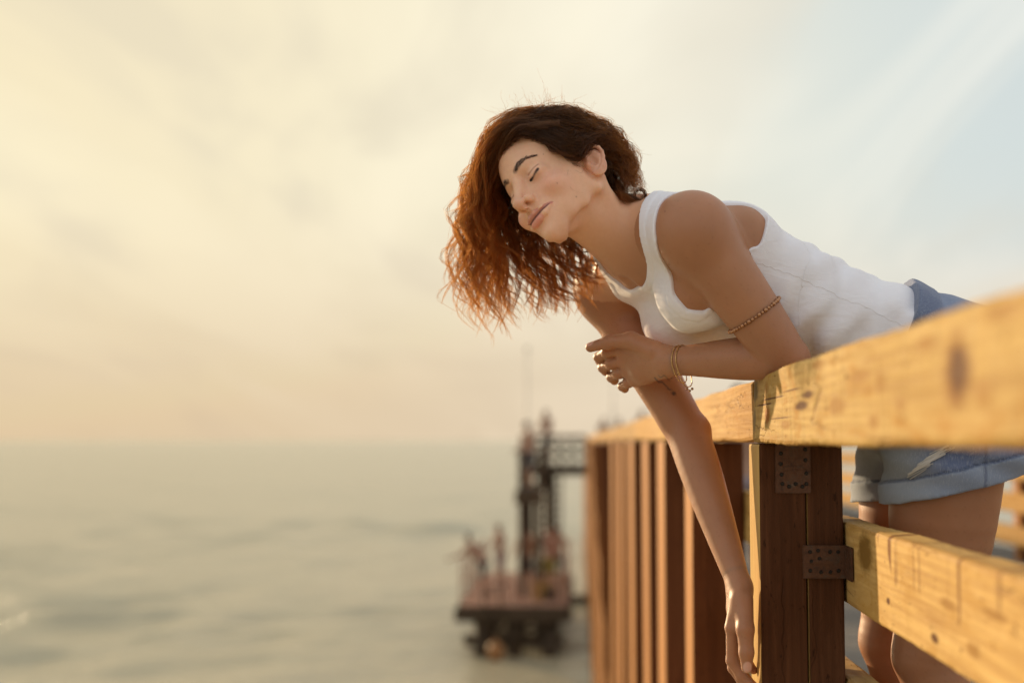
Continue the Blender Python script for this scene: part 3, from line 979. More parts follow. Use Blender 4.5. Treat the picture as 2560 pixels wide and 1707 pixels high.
def torso_coords(p):
    """height along the trunk, sideways (her left +), frontwards, with the trunk's twist"""
    q = p - TA.astype(F32)
    h = q @ TW.astype(F32)
    t = np.clip(h / TLEN, -0.2, 1.2)
    k = sstep(0.1, 0.9, t)[:, None]
    u = (UP[None] * (1 - k) + UC[None] * k).astype(F32)
    u /= np.linalg.norm(u, axis=1)[:, None]
    f = np.cross(u, TW.astype(F32)[None])
    s = (q * u).sum(1); v = (q * f).sum(1)
    return h, s, v
ST_T = np.array([-0.15, 0.0, 0.12, 0.25, 0.42, 0.58, 0.72, 0.86, 0.97, 1.08, 1.2])
ST_A = np.array([0.135, 0.150, 0.150, 0.136, 0.118, 0.122, 0.130, 0.132, 0.112, 0.075, 0.03])
ST_B = np.array([0.085, 0.100, 0.098, 0.090, 0.082, 0.083, 0.083, 0.076, 0.062, 0.050, 0.02])
ST_V = np.array([-0.010, -0.010, -0.006, 0.000, -0.004, -0.012, -0.014, -0.012, -0.010, -0.010, -0.010])
def torso_prim():
    def f(p):
        h, s, v = torso_coords(p)
        t = h / TLEN
        a = np.interp(t, ST_T, ST_A); b = np.interp(t, ST_T, ST_B); c = np.interp(t, ST_T, ST_V)
        x = s / a; y_ = (v - c) / b
        r = (np.abs(x) ** 2.3 + np.abs(y_) ** 2.3) ** (1 / 2.3)
        g = np.sqrt((x / a) ** 2 + (y_ / b) ** 2) / np.maximum(np.sqrt(x * x + y_ * y_), 1e-6)
        d = (r - 1) / np.maximum(g, 1e-6)
        cap = np.maximum(h - 1.16 * TLEN, -h - 0.13 * TLEN)
        # spine furrow
        d = d + 0.004 * np.exp(-(s / 0.012) ** 2) * (v < c)
        return np.maximum(d, cap)
    return f, (TA + TB) / 2, 0.48
def TP(h, s, v):
    """trunk point from height fraction, sideways and front metres"""
    t = np.clip(h, -0.2, 1.2)
    k = float(sstep(0.1, 0.9, np.array([t]))[0])
    u = unit(UP * (1 - k) + UC * k); f = np.cross(u, TW)
    return TA + TW * h * TLEN + u * s + f * v

def along(a, b, t): return a * (1 - t) + b * t
def limb_chain(fd, pts, rad, n=5, k=0.0003):
    """smoothly tapering limb: a fine chain through the joints with eased radii"""
    c = np.asarray(pts, float); L = np.r_[0, np.cumsum(np.linalg.norm(np.diff(c, axis=0), axis=1))]
    u = np.unique(np.concatenate([np.linspace(L[i], L[i + 1], n + 1) for i in range(len(L) - 1)]))
    q = np.stack([np.interp(u, L, c[:, j]) for j in range(3)], 1)
    # soften the bend at inner joints
    for _ in range(3):
        q[1:-1] = 0.25 * q[:-2] + 0.5 * q[1:-1] + 0.25 * q[2:]
    r = np.interp(u, L, rad)
    for _ in range(3):
        r[1:-1] = 0.25 * r[:-2] + 0.5 * r[1:-1] + 0.25 * r[2:]
    for i in range(len(u) - 1): fd.add(rcone(q[i], q[i + 1], r[i], r[i + 1]), k if i else 0.003)
# ---- trunk, neck, legs
body = Field()
body.add(torso_prim(), 0)
for sg, S in ((1, SL), (-1, SR)):
    sh = TP(0.97, 0.06 * sg, -0.02)
    body.add(rcone(sh, S, 0.050, 0.046), 0.05)                                 # shoulder girdle
    body.add(rcone(TP(1.10, 0.03 * sg, -0.03), S * 0.75 + TP(0.97, 0.1 * sg, -0.02) * 0.25, 0.036, 0.034), 0.04)   # trapezius
    body.add(ell(S, (0.047, 0.047, 0.047)), 0.03)
    body.add(ell(TP(0.78, 0.095 * sg, -0.040), (0.045, 0.045, 0.05)), 0.04)      # shoulder blade / lat
TRUNK_OPS = len(body.ops)
bust = Field()
for sg in (1, -1):
    bust.add(ell(TP(0.835, (0.064 if sg > 0 else 0.062) * sg, 0.055), (0.060, 0.058, 0.056)), 0.03)
for op in bust.ops: body.ops.append((op[0], op[1], 0.03))
# neck
neck_top = Hh(-0.026, 0, -0.030)
body.add(rcone(NB, neck_top, 0.048, 0.046), 0.030)
body.add(rcone(TP(1.03, 0.0, 0.00), Hh(-0.010, 0, -0.044), 0.034, 0.027), 0.025)
body.add(rcone(Hh(-0.022, 0.056, -0.028), TP(1.03, 0.014, 0.032), 0.012, 0.009), 0.018)   # neck muscle to breastbone
body.add(rcone(TP(1.0, 0.02, 0.048), SL * 0.8 + TP(1.0, 0.0, 0.06) * 0.2, 0.009, 0.010), 0.02)   # collar bones
body.add(rcone(TP(1.0, -0.02, 0.048), SR * 0.8 + TP(1.0, 0.0, 0.06) * 0.2, 0.009, 0.010), 0.02)
body.sub(ell(TP(1.035, 0.0, 0.064), (0.012, 0.012, 0.012)), 0.015)
# hips and legs
legs = Field()
legs.add(ell((HL + HR) / 2 + np.array([0.005, 0, 0.01]), (0.125, 0.165, 0.12)), 0.03)
for Hp, K, sg in ((HL, KL, 1), (HR, KR, -1)):
    legs.add(ell(Hp + np.array([0.034, 0, -0.02]), (0.080, 0.080, 0.10)), 0.035)
    mid = Hp * 0.55 + K * 0.45
    limb_chain(legs, [Hp, mid, Hp * 0.2 + K * 0.8, K], (0.088, 0.081, 0.062, 0.052))
    an = np.array([K[0] + 0.03, K[1], 0.075])
    calf = K * 0.68 + an * 0.32 + np.array([0.014, 0, 0])
    limb_chain(legs, [K, calf, calf * 0.5 + an * 0.5, an], (0.050, 0.051, 0.042, 0.033))
    legs.add(ell(K + np.array([-0.018, 0, 0]), (0.036, 0.036, 0.04)), 0.02)
    legs.add(rcone(an + np.array([0.018, 0, -0.038]), an + np.array([-0.06, 0.004 * sg, -0.045]), 0.034, 0.030), 0.03)
    legs.add(rcone(an + np.array([-0.06, 0.004 * sg, -0.045]), an + np.array([-0.135, 0.012 * sg, -0.053]), 0.030, 0.020), 0.02)
    for q in range(5):
        legs.add(rcone(an + np.array([-0.125, (0.026 - 0.013 * q) * sg, -0.060]), an + np.array([-0.168 + 0.008 * q, (0.03 - 0.014 * q) * sg, -0.063]), 0.011, 0.009), 0.006)
for op in legs.ops: body.ops.append(op)

# ---- arms
def along(a, b, t): return a * (1 - t) + b * t
armL = Field()
armL.add(rcone(along(SL, EL, -0.04), along(SL, EL, 0.06), 0.0455, 0.0475), 0)
armLup = [along(SL, EL, t) for t in (0.0, 0.22, 0.45, 0.75, 0.93)]
limb_chain(armL, armLup + [EL], (0.0485, 0.0475, 0.0450, 0.0400, 0.0360, 0.033))
limb_chain(armL, [EL, along(EL, WL, 0.14), along(EL, WL, 0.32), along(EL, WL, 0.6), along(EL, WL, 0.88)], (0.031, 0.033, 0.0335, 0.0285, 0.0210))
fdn = unit(np.cross(WL - EL, RC[:, 2])); fdn = fdn if fdn[2] > 0 else -fdn
for k_ in (-1, 1):
    armL.add(rcone(along(EL, WL, 0.72), WL + fdn * 0.0060 * k_, 0.0235, 0.0160), 0.004)
armL.add(ell(EL + np.array([0.012, 0.004, -0.004]), (0.026, 0.026, 0.026)), 0.012)

armR = Field()
armR.add(rcone(along(SR, ER, -0.04), along(SR, ER, 0.06), 0.047, 0.048), 0)
limb_chain(armR, [along(SR, ER, t) for t in (0.0, 0.25, 0.5, 0.8)] + [ER], (0.0485, 0.0465, 0.0425, 0.0365, 0.0345))
limb_chain(armR, [along(SR, ER, 0.85), ER, along(ER, WR, 0.2), along(ER, WR, 0.45), along(ER, WR, 0.75), WR], (0.035, 0.0345, 0.0345, 0.0305, 0.0235, 0.0175), 4)
fdr = RC[:, 2]
for k_ in (-1, 1):
    armR.add(rcone(along(ER, WR, 0.70), WR + fdr * 0.006 * k_, 0.0220, 0.0150), 0.004)
armR.add(ell(ER + np.array([0.014, 0.0, 0.006]), (0.023, 0.023, 0.025)), 0.012)

# ---- hands: each finger is its own chain rooted in the palm
handL = Field()
mL = [P(1557, 874, 2.272), P(1560, 900, 2.279), P(1571, 926, 2.284), P(1588, 950, 2.284)]
cL = [P(1652, 884, 2.225), P(1655, 898, 2.226), P(1657, 912, 2.226), P(1660, 922, 2.224)]
for i in range(4):
    handL.add(rcone(cL[i], mL[i], 0.0145, 0.0115), 0.012 if i else 0)
handL.add(rcone(WL, along(cL[1], mL[1], 0.3), 0.019, 0.017), 0.012)
handL.add(ell(along(cL[2], mL[2], 0.5) + RC[:, 2] * -0.008, (0.022, 0.02, 0.022)), 0.012)
fL = [
    ([(1519, 879, 2.286), (1497, 893, 2.308), (1500, 903, 2.330)], (0.0100, 0.0090, 0.0083, 0.0078)),
    ([(1528, 908, 2.295), (1508, 919, 2.318), (1514, 928, 2.340)], (0.0100, 0.0091, 0.0084, 0.0078)),
    ([(1546, 932, 2.298), (1529, 943, 2.320), (1536, 951, 2.340)], (0.0098, 0.0088, 0.0081, 0.0075)),
    ([(1570, 956, 2.296), (1556, 966, 2.314), (1562, 972, 2.332)], (0.0088, 0.0078, 0.0072, 0.0068))]
fieldsL = []
for i, (pp, rr) in enumerate(fL):
    fd = Field()
    pts = [mL[i]] + [P(*q) for q in pp]
    fd.add(rcone(along(cL[i], mL[i], 0.7), mL[i], 0.0095, rr[0]), 0)
    fd.chain(pts, rr, 0.004)
    fd.add(ell(pts[1] + RC[:, 2] * 0.002, (rr[1] * 1.07,) * 3), 0.004)      # knuckle
    fieldsL.append(fd)
thL = Field()
tp = [P(1636, 876, 2.222), P(1578, 851, 2.246), P(1523, 855, 2.258), P(1476, 868, 2.268)]
thL.chain(tp, (0.016, 0.0135, 0.0102, 0.0080), 0.006)
thL.add(ell(tp[2], (0.0108,) * 3), 0.006)
fieldsL.append(thL)

handR = Field()
mR = [P(1831, 1568, 2.128), P(1836, 1572, 2.152), P(1842, 1572, 2.176), P(1850, 1562, 2.196)]
cR = [P(1850, 1490, 2.135), P(1850, 1492, 2.150), P(1851, 1492, 2.165), P(1853, 1490, 2.175)]
for i in range(4):
    handR.add(rcone(cR[i], mR[i], 0.0145, 0.0115), 0.012 if i else 0)
handR.add(rcone(WR, along(cR[1], mR[1], 0.3), 0.0175, 0.0165), 0.012)
fR = [
    ([(1830, 1650, 2.130), (1852, 1688, 2.126), (1870, 1704, 2.122)], (0.0098, 0.0088, 0.0078, 0.0070)),
    ([(1834, 1668, 2.154), (1858, 1706, 2.150), (1876, 1722, 2.146)], (0.0098, 0.0088, 0.0079, 0.0072)),
    ([(1842, 1662, 2.178), (1866, 1698, 2.174), (1882, 1712, 2.170)], (0.0094, 0.0085, 0.0077, 0.0070)),
    ([(1853, 1632, 2.200), (1872, 1660, 2.196), (1884, 1674, 2.192)], (0.0086, 0.0076, 0.0070, 0.0064))]
fieldsR = []
for i, (pp, rr) in enumerate(fR):
    fd = Field()
    pts = [mR[i]] + [P(*q) for q in pp]
    fd.add(rcone(along(cR[i], mR[i], 0.7), mR[i], 0.0095, rr[0]), 0)
    fd.chain(pts, rr, 0.004)
    fieldsR.append(fd)
thR = Field()
tq = [P(1858, 1500, 2.132), P(1863, 1572, 2.104), P(1866, 1630, 2.096), P(1867, 1668, 2.094)]
thR.chain(tq, (0.0150, 0.0128, 0.0105, 0.0082), 0.006)
thR.add(rcone(P(1850, 1500, 2.13), P(1845, 1560, 2.122), 0.012, 0.008), 0.010)
fieldsR.append(thR)
# ---- head (local frame: x forward, y to her left, z up, origin between the ears)
head0 = Field()
head0.add(hell((-0.016, 0, 0.044), (0.098, 0.071, 0.078)), 0)
head0.add(hell((0.010, 0, 0.052), (0.066, 0.060, 0.056)), 0.02)
head0.add(hell((0.024, 0, -0.015), (0.052, 0.054, 0.062)), 0.025)
head0.add(hell((0.042, 0, -0.050), (0.034, 0.032, 0.034)), 0.020)
for s in (1, -1):
    head0.add(hcone((-0.002, 0.046 * s, -0.036), (0.050, 0.014 * s, -0.075), 0.012, 0.012), 0.018)
# surface landmarks of the face: rows of sideways distance, pairs (z, x)
FACE = {
    0.000: [(.100, .060), (.082, .073), (.062, .0805), (.042, .0835), (.030, .0845), (.016, .0790), (.000, .0770), (-.018, .0780), (-.036, .0815), (-.046, .0838), (-.054, .0835), (-.064, .0815), (-.0725, .0780), (-.083, .0805), (-.091, .0795), (-.097, .073), (-.101, .062), (-.099, .045)],
    0.014: [(.100, .058), (.082, .071), (.062, .0785), (.042, .0825), (.031, .0838), (.012, .0708), (-.002, .0720), (-.016, .0740), (-.034, .0775), (-.046, .0802), (-.056, .0795), (-.064, .0778), (-.073, .0745), (-.082, .0745), (-.0885, .066), (-.0935, .052)],
    0.029: [(.098, .052), (.080, .0640), (.062, .0705), (.044, .0740), (.032, .0745), (.008, .0650), (-.009, .0670), (-.022, .0695), (-.036, .0665), (-.048, .0650), (-.060, .0630), (-.068, .0575), (-.0735, .0480), (-.0755, .034)],
    0.043: [(.096, .036), (.080, .0500), (.062, .0575), (.044, .0605), (.032, .0605), (.008, .0530), (-.007, .0560), (-.018, .0590), (-.032, .0570), (-.046, .0490), (-.055, .0400), (-.0615, .0280), (-.0655, .010)],
    0.055: [(.080, .0280), (.062, .0380), (.044, .0410), (.030, .0410), (.012, .0370), (-.004, .0390), (-.018, .0375), (-.032, .0280), (-.043, .0160), (-.052, -.002)],
    0.063: [(.055, .0140), (.035, .0180), (.015, .0190), (-.004, .0170), (-.020, .0100), (-.036, .0000), (-.052, -.010)],
}
LM = []
for y_, row in FACE.items():
    for z, x in row:
        LM.append((x, y_, z))
        if y_ > 0: LM.append((x, -y_, z))
for x, y_, z in ((.054, 0, -.0960), (.040, 0, -.0900), (.024, 0, -.082), (.008, 0, -.073), (.050, .017, -.0880), (.034, .022, -.0755), (.018, .028, -.0645), (.002, .034, -.055)):
    LM.append((x, y_, z))
    if y_ > 0: LM.append((x, -y_, z))
LM = np.array(LM)
class Warped:
    """base head pulled onto the landmarks by a smooth correction sampled on a grid"""
    def __init__(self):
        LW = np.array([Hh(*q) for q in LM])
        e = head0(LW.astype(F32), 0.2).astype(np.float64)
        s = 0.0125 * HS
        def K(a, b): return np.exp(-((a[:, None] - b[None]) ** 2).sum(-1) / (2 * s * s))
        wgt = np.linalg.solve(K(LW, LW) + 0.02 * np.eye(len(LW)), e)
        self.g0 = HC - 0.155; self.st = 0.0035; n = int(0.31 / self.st) + 2; self.n = n
        ax = [self.g0[i] + self.st * np.arange(n) for i in range(3)]
        ks = [np.exp(-(ax[i][:, None] - LW[None, :, i]) ** 2 / (2 * s * s)) for i in range(3)]
        self.G = np.einsum('al,bl,cl,l->abc', ks[0], ks[1], ks[2], wgt, optimize=True).astype(F32)
        self.c = HC; self.r = 0.16
    def __call__(self, p, band):
        d = head0(p, band + 0.02)
        q = (p - self.g0.astype(F32)) / F32(self.st)
        i = np.clip(np.floor(q).astype(np.int32), 0, self.n - 2); f = np.clip(q - i, 0, 1)
        r = 0
        for a in (0, 1):
            for b in (0, 1):
                for c in (0, 1):
                    r = r + self.G[i[:, 0] + a, i[:, 1] + b, i[:, 2] + c] * (f[:, 0] if a else 1 - f[:, 0]) * (f[:, 1] if b else 1 - f[:, 1]) * (f[:, 2] if c else 1 - f[:, 2])
        return d - r
WARP = Warped()
head = Field()
head.add((lambda p: WARP(p, 0.2), HC, 0.15), 0)
for s in (1, -1):
    head.add(hell((0.0595, 0.0285 * s, 0.0070), (0.0138, 0.0165, 0.0116)), 0.0080)                    # closed lid over the eyeball
for s in (1, -1):
    head.add(hell((0.0505, 0.0405 * s, -0.0235), (0.0165, 0.0130, 0.0130)), 0.015)                    # cheek lifted by the smile
# nose
head.add(hell((0.0770, 0, -0.012), (0.0130, 0.0090, 0.0260)), 0.007)
head.add(hcone((0.0760, 0, 0.020), (0.0850, 0, -0.002), 0.0072, 0.0066), 0.009)
head.add(hcone((0.0858, 0, -0.002), (0.0990, 0, -0.0270), 0.0060, 0.0078), 0.005)
head.add(hell((0.1002, 0, -0.0292), (0.0098, 0.0090, 0.0082)), 0.004)
head.add(hcone((0.0985, 0, -0.0335), (0.0865, 0, -0.0385), 0.0046, 0.0046), 0.004)
for s in (1, -1):
    head.add(hell((0.0850, 0.0116 * s, -0.0272), (0.0112, 0.0060, 0.0074)), 0.004)
    head.sub(hell((0.0915, 0.0074 * s, -0.0362), (0.0072, 0.0037, 0.0050), rotz(-0.35 * s)), 0.0015)
    head.sub(hcone((0.0765, 0.0188 * s, -0.0215), (0.0790, 0.0192 * s, -0.0335), 0.0016, 0.0016), 0.005)
# mouth, lips closed in a small smile
LUP = [(0.0845, 0.000, -0.0532), (0.0843, 0.0050, -0.0521), (0.0798, 0.0165, -0.0526), (0.0665, 0.0282, -0.0500)]
LLO = [(0.0824, 0.000, -0.0632), (0.0814, 0.0070, -0.0629), (0.0778, 0.0165, -0.0604), (0.0670, 0.0275, -0.0522)]
for s in (1, -1):
    up = [(x, y_ * s, z) for x, y_, z in LUP]; lo_ = [(x, y_ * s, z) for x, y_, z in LLO]
    for a, b, ra, rb in zip(up, up[1:], (0.0046, 0.0052, 0.0044), (0.0052, 0.0044, 0.0020)):
        head.add(hcone(a, b, ra, rb), 0.0030)
    for a, b, ra, rb in zip(lo_, lo_[1:], (0.0050, 0.0050, 0.0044), (0.0050, 0.0044, 0.0018)):
        head.add(hcone(a, b, ra, rb), 0.0030)
MLINE = [(0.0890, 0.000, -0.0588), (0.0878, 0.0080, -0.0582), (0.0838, 0.0170, -0.0562), (0.0682, 0.0302, -0.0486)]
for s in (1, -1):
    ml = [(x, y_ * s, z) for x, y_, z in MLINE]
    for a, b, ra, rb in zip(ml, ml[1:], (0.0017, 0.0017, 0.0017), (0.0017, 0.0017, 0.0022)):
        head.sub(hcone(a, b, ra, rb), 0.0022)
    head.sub(hell((0.0690, 0.0326 * s, -0.0474), (0.0036, 0.0030, 0.0034)), 0.006)                # corner dimple
    head.sub(hcone((0.0795, 0.0235 * s, -0.0350), (0.0690, 0.0370 * s, -0.0470), 0.0010, 0.0010), 0.006)   # smile fold
head.sub(hcone((0.0890, 0, -0.040), (0.0910, 0, -0.0455), 0.0018, 0.0024), 0.004)                # philtrum
# lid slit and the fold above the lid
def lid_pt(t, dz, s, out_):
    """t 0 inner to 1 outer corner; follows the eyeball"""
    y_ = 0.0135 + 0.0265 * t
    z = 0.0055 - 0.0048 * math.sin(PI * t) + 0.0005 * t + dz
    cx, cy, cz, rr = 0.0595, 0.0285, 0.0070, 0.0150
    dx_ = math.sqrt(max(rr * rr - (y_ - cy) ** 2 - (z - cz) ** 2, 1e-6))
    return (cx + dx_ + out_, y_ * s, z)
for s in (1, -1):
    pts = [lid_pt(t, 0.0, s, 0.0004) for t in np.linspace(0.0, 1.0, 9)]
    for a, b in zip(pts, pts[1:]): head.sub(hcone(a, b, 0.0011, 0.0011), 0.0014)
    pts = [lid_pt(t, 0.0090 + 0.0015 * math.sin(PI * t), s, 0.0022) for t in np.linspace(0.22, 1.0, 6)]
    for a, b in zip(pts, pts[1:]): head.sub(hcone(a, b, 0.0012, 0.0012), 0.0035)

ears = []
for s in (1, -1):
    er = Field()
    ef = unit(np.array([0.78, -0.62 * s, 0.05])); eu = unit(np.array([-0.20, 0.05 * s, 0.97])); eo = np.cross(ef, eu) * -1
    if eo[1] * s < 0: eo = -eo
    EC = np.array([-0.0135, 0.0755 * s, -0.0065])
    ER_ = np.stack([ef, eu, eo], 1)
    def E(a, b, c=0.0): return tuple(EC + ef * a + eu * b + eo * c)
    er.add(hell(E(0.0, 0.0, -0.001), (0.0158, 0.0272, 0.0052), ER_), 0)
    er.add(hell(E(0.006, 0.0, -0.010), (0.010, 0.019, 0.013), ER_), 0.006)
    hel = [(0.0100, 0.0030), (0.0125, 0.0120), (0.0105, 0.0205), (0.0035, 0.0255), (-0.0050, 0.0250), (-0.0120, 0.0190), (-0.0148, 0.0095), (-0.0142, 0.0000), (-0.0115, -0.0090), (-0.0080, -0.0160), (-0.0030, -0.0220)]
    pts = [E(a, b, 0.0028) for a, b in hel]
    for a, b in zip(pts, pts[1:]): er.add(hcone(a, b, 0.0029, 0.0029), 0.0015)
    ah = [(0.0045, 0.0165), (-0.0030, 0.0130), (-0.0075, 0.0060), (-0.0078, -0.0020), (-0.0045, -0.0095), (0.0015, -0.0125)]
    pts = [E(a, b, 0.0022) for a, b in ah]
    for a, b in zip(pts, pts[1:]): er.add(hcone(a, b, 0.0024, 0.0024), 0.0025)
    er.add(hell(E(0.0010, -0.0215, 0.0005), (0.0078, 0.0080, 0.0040), ER_), 0.004)
    er.add(hell(E(0.0105, -0.0040, 0.0020), (0.0036, 0.0052, 0.0034), ER_), 0.003)
    er.sub(hell(E(0.0025, -0.0015, 0.0050), (0.0062, 0.0098, 0.0048), ER_), 0.0025)
    ears.append(er)
t_fields = [body, armL, armR, handL, *fieldsL, handR, *fieldsR, head, *ears]
def person_sdf(p, band=0.03):
    d = body(p, band)
    hd = head(p, band)
    for e in ears: hd = smin(hd, e(p, band), 0.004)
    d = smin(d, hd, 0.014)
    for arm, hand, fs, S in ((armL, handL, fieldsL, SL), (armR, handR, fieldsR, SR)):
        h_ = hand(p, band)
        for f in fs[:4]: h_ = smin(h_, f(p, band), 0.0028)
        h_ = smin(h_, fs[4](p, band), 0.006)
        a = smin(arm(p, band), h_, 0.012)
        near = np.clip(1.25 - np.linalg.norm(p - S.astype(F32), axis=1) / 0.13, 0, 1)
        d = smin(d, a, 0.001 + 0.034 * near)
    return d
import time
T0 = time.time()
person = empty('person', ((KL[0] + KR[0]) / 2, (KL[1] + KR[1]) / 2, 0))
tag(person, 'woman with windblown auburn curls in white tank top leaning over the railing', 'person')

# fine regions: head and both hands; the rest is coarser
HANDLC = along(cL[1], mL[1], 0.8); HANDRC = along(cR[1], mR[1], 1.2)
NECKN = unit(Hh(0, 0, 0.0) - NB); NECKC = along(NB, neck_top, 0.55)
def sel_head(p):
    """head, neck and the skin inside the neckline; the seam runs under the shirt"""
    h, s, v_ = torso_coords(p)
    sh = s - 0.033 * sstep(0.36, 0.46, h)
    n1 = np.linalg.norm(p - NB.astype(F32), axis=1) < 0.20
    return (n1 & (h > 0.492) & (np.abs(sh) < 0.106)) | (np.linalg.norm(p - HC.astype(F32), axis=1) < 0.145)
AXL = unit(WL - EL); CUTL = along(EL, WL, 0.93)
AXR = unit(WR - ER); CUTR = along(ER, WR, 0.93)
LIMB = 0.004
def sel_hl0(p): return ((p - CUTL.astype(F32)) @ AXL.astype(F32) > 0) & (np.linalg.norm(p - HANDLC.astype(F32), axis=1) < 0.14)
def sel_hr0(p): return ((p - CUTR.astype(F32)) @ AXR.astype(F32) > 0) & (np.linalg.norm(p - HANDRC.astype(F32), axis=1) < 0.16)
lo, hi = bounds_of(t_fields)
def head_only(p, band=0.03):
    d = body(p, band); hd = head(p, band)
    for e in ears: hd = smin(hd, e(p, band), 0.004)
    return smin(d, hd, 0.014)
def limb(arm, hand, fs):
    def g(p, band=0.03):
        h_ = hand(p, band)
        for f in fs[:4]: h_ = smin(h_, f(p, band), 0.0028)
        h_ = smin(h_, fs[4](p, band), 0.006)
        return smin(arm(p, band), h_, 0.012)
    return g
pieces = []
hb0, hb1 = bounds_of([head, *ears]); hb0 = hb0 - 0.06; hb1 = hb1 + 0.06
FH = 0.00125
def cutf(vf, sel, inv=False):
    v, f = vf
    c = v[f].mean(1)
    k = sel(c)
    if inv: k = ~k
    return clean(v, f[k])
hb0 = np.minimum(hb0, NB - 0.2); hb1 = np.maximum(hb1, NB + 0.2)
def near_head(c):
    h, s, v_ = torso_coords(c)
    return (np.linalg.norm(c - HC.astype(F32), axis=1) < 0.165) | ((np.linalg.norm(c - NB.astype(F32), axis=1) < 0.215) & (h > 0.470) & (np.abs(s - 0.033) < 0.128))
def head_full(p, band=0.03):
    d = head_only(p, band)
    for arm, S in ((armL, SL), (armR, SR)):
        near = np.clip(1.25 - np.linalg.norm(p - S.astype(F32), axis=1) / 0.13, 0, 1)
        d = smin(d, arm(p, band), 0.001 + 0.034 * near)
    return d
hv = polygonise(head_full, hb0, hb1, FH, 8, near_head, 1.9)
def grow(sel, d, n):           # the fine piece reaches a little over the seam
    n = n.astype(F32)
    return lambda p: sel(p) | sel(p + n * F32(d))
pieces.append(cutf(hv, sel_head))
lh = limb(armL, handL, fieldsL); rh = limb(armR, handR, fieldsR)
b0, b1 = bounds_of([handL, *fieldsL]); pieces.append(cutf(polygonise(lh, b0 - 0.03, b1 + 0.03, FH, 8), grow(sel_hl0, 0.0045, AXL)))
b0, b1 = bounds_of([handR, *fieldsR]); pieces.append(cutf(polygonise(rh, b0 - 0.03, b1 + 0.03, FH, 8), grow(sel_hr0, 0.0045, AXR)))
BH = 0.0030
bv = polygonise(person_sdf, lo, hi, BH, 8)
def on(fn, sel):
    def g(p):
        k = sel(p)
        if k.any():
            i = np.flatnonzero(k); d = np.abs(fn(p[i].astype(F32), 0.03)); k[i[d > 0.006]] = False
        return k
    return g
on_l = on(lh, sel_hl0); on_r = on(rh, sel_hr0)
c_in = lambda p: sel_head(p) | on_l(p) | on_r(p)
pieces.append(cutf((relax(bv[0], bv[1], 1, 0.35), bv[1]), c_in, True))
pv = []; pf = []; n0 = 0
for v, f in pieces:
    pv.append(v); pf.append(f + n0); n0 += len(v)
BV = np.concatenate(pv); BF = np.concatenate(pf)
print('body', len(BV), len(BF), round(time.time() - T0, 1))
body_me = mesh_np('body', BV, BF)
# ------------------------------------------------------------------ skin colour and surface
def photo_px(p):
    q = (p - CAMP) @ RC
    z = -q[:, 2]
    return CXP + FPX * q[:, 0] / z, CYP - FPX * q[:, 1] / z, z
def seg_dist(p, pts):
    """distance to a polyline and position 0..1 along it"""
    best = np.full(len(p), 1e9); par = np.zeros(len(p))
    n = len(pts) - 1
    for i in range(n):
        a = np.asarray(pts[i], float); ab = np.asarray(pts[i + 1], float) - a
        q = p - a
        t = np.clip(q @ ab / (ab @ ab), 0, 1)
        d = np.linalg.norm(q - t[:, None] * ab, axis=1)
        m = d < best
        best[m] = d[m]; par[m] = (i + t[m]) / n
    return best, par
def blendc(c, m, col):
    m = np.clip(m, 0, 1)[:, None]
    return c * (1 - m) + np.array(col)[None] * m

HLINE_A = np.radians([0, 22, 40, 55, 68, 80, 92, 108, 125, 145, 180])
HLINE_Z = np.array([0.092, 0.090, 0.078, 0.054, 0.030, 0.010, 0.014, -0.012, -0.038, -0.052, -0.056])
def scalp_mask(l):
    phi = np.arctan2(np.abs(l[:, 1]), l[:, 0] + 0.005)
    zh = np.interp(phi, HLINE_A, HLINE_Z)
    return l[:, 2] - zh                      # positive above the hairline

BROW = [(0.0850, 0.0115, 0.0275), (0.0818, 0.0235, 0.0325), (0.0750, 0.0350, 0.0350), (0.0650, 0.0460, 0.0312)]
LIDL = [lid_pt(t, 0.0, 1, 0.0006) for t in np.linspace(0.0, 1.0, 9)]
v = BV.astype(np.float64)
col = np.tile(np.array([0.385, 0.180, 0.094]), (len(v), 1))
n1 = vnoise(BV, 26, 1); n2 = vnoise(BV, 90, 2); n3 = vnoise(BV, 260, 3)
col *= (0.92 + 0.12 * n1 + 0.06 * n2)[:, None]
l = head_local(BV).astype(np.float64)
hd = (np.linalg.norm(v - HC, axis=1) < 0.24) & (np.linalg.norm(v - SL, axis=1) > 0.10)
hf = np.zeros(len(v)); hf[hd] = sstep(-0.19, -0.05, l[hd][:, 2] + 0.25 * l[hd][:, 0])
col = blendc(col, hf * 0.85, (0.850, 0.500, 0.325))
i = np.flatnonzero(hd); li = l[i]; ci = col[i]
ay = np.abs(li[:, 1]); lm = np.stack([li[:, 0], ay, li[:, 2]], 1)
front = sstep(0.03, 0.055, li[:, 0])
# blush on cheek and nose, warm ears
bl = np.exp(-(((lm - (0.058, 0.042, -0.020)) / (0.03, 0.022, 0.020)) ** 2).sum(1))
ci = blendc(ci, 0.55 * bl, (0.800, 0.370, 0.270))
ci = blendc(ci, 0.35 * np.exp(-(((lm - (0.104, 0.0, -0.028)) / 0.014) ** 2).sum(1)), (0.55, 0.26, 0.19))
ear_d = np.linalg.norm(lm - (-0.0125, 0.0735, -0.0065), axis=1)
ci = blendc(ci, 0.55 * sstep(0.034, 0.022, ear_d) * sstep(0.064, 0.070, ay), (0.56, 0.24, 0.16))
# lids a little paler, eye hollow a little darker
ci = blendc(ci, 0.45 * np.exp(-(((lm - (0.069, 0.030, 0.012)) / (0.012, 0.014, 0.007)) ** 2).sum(1)), (0.88, 0.58, 0.42))
ci = blendc(ci, 0.30 * np.exp(-(((lm - (0.070, 0.018, 0.012)) / (0.012, 0.006, 0.010)) ** 2).sum(1)), (0.38, 0.19, 0.13))
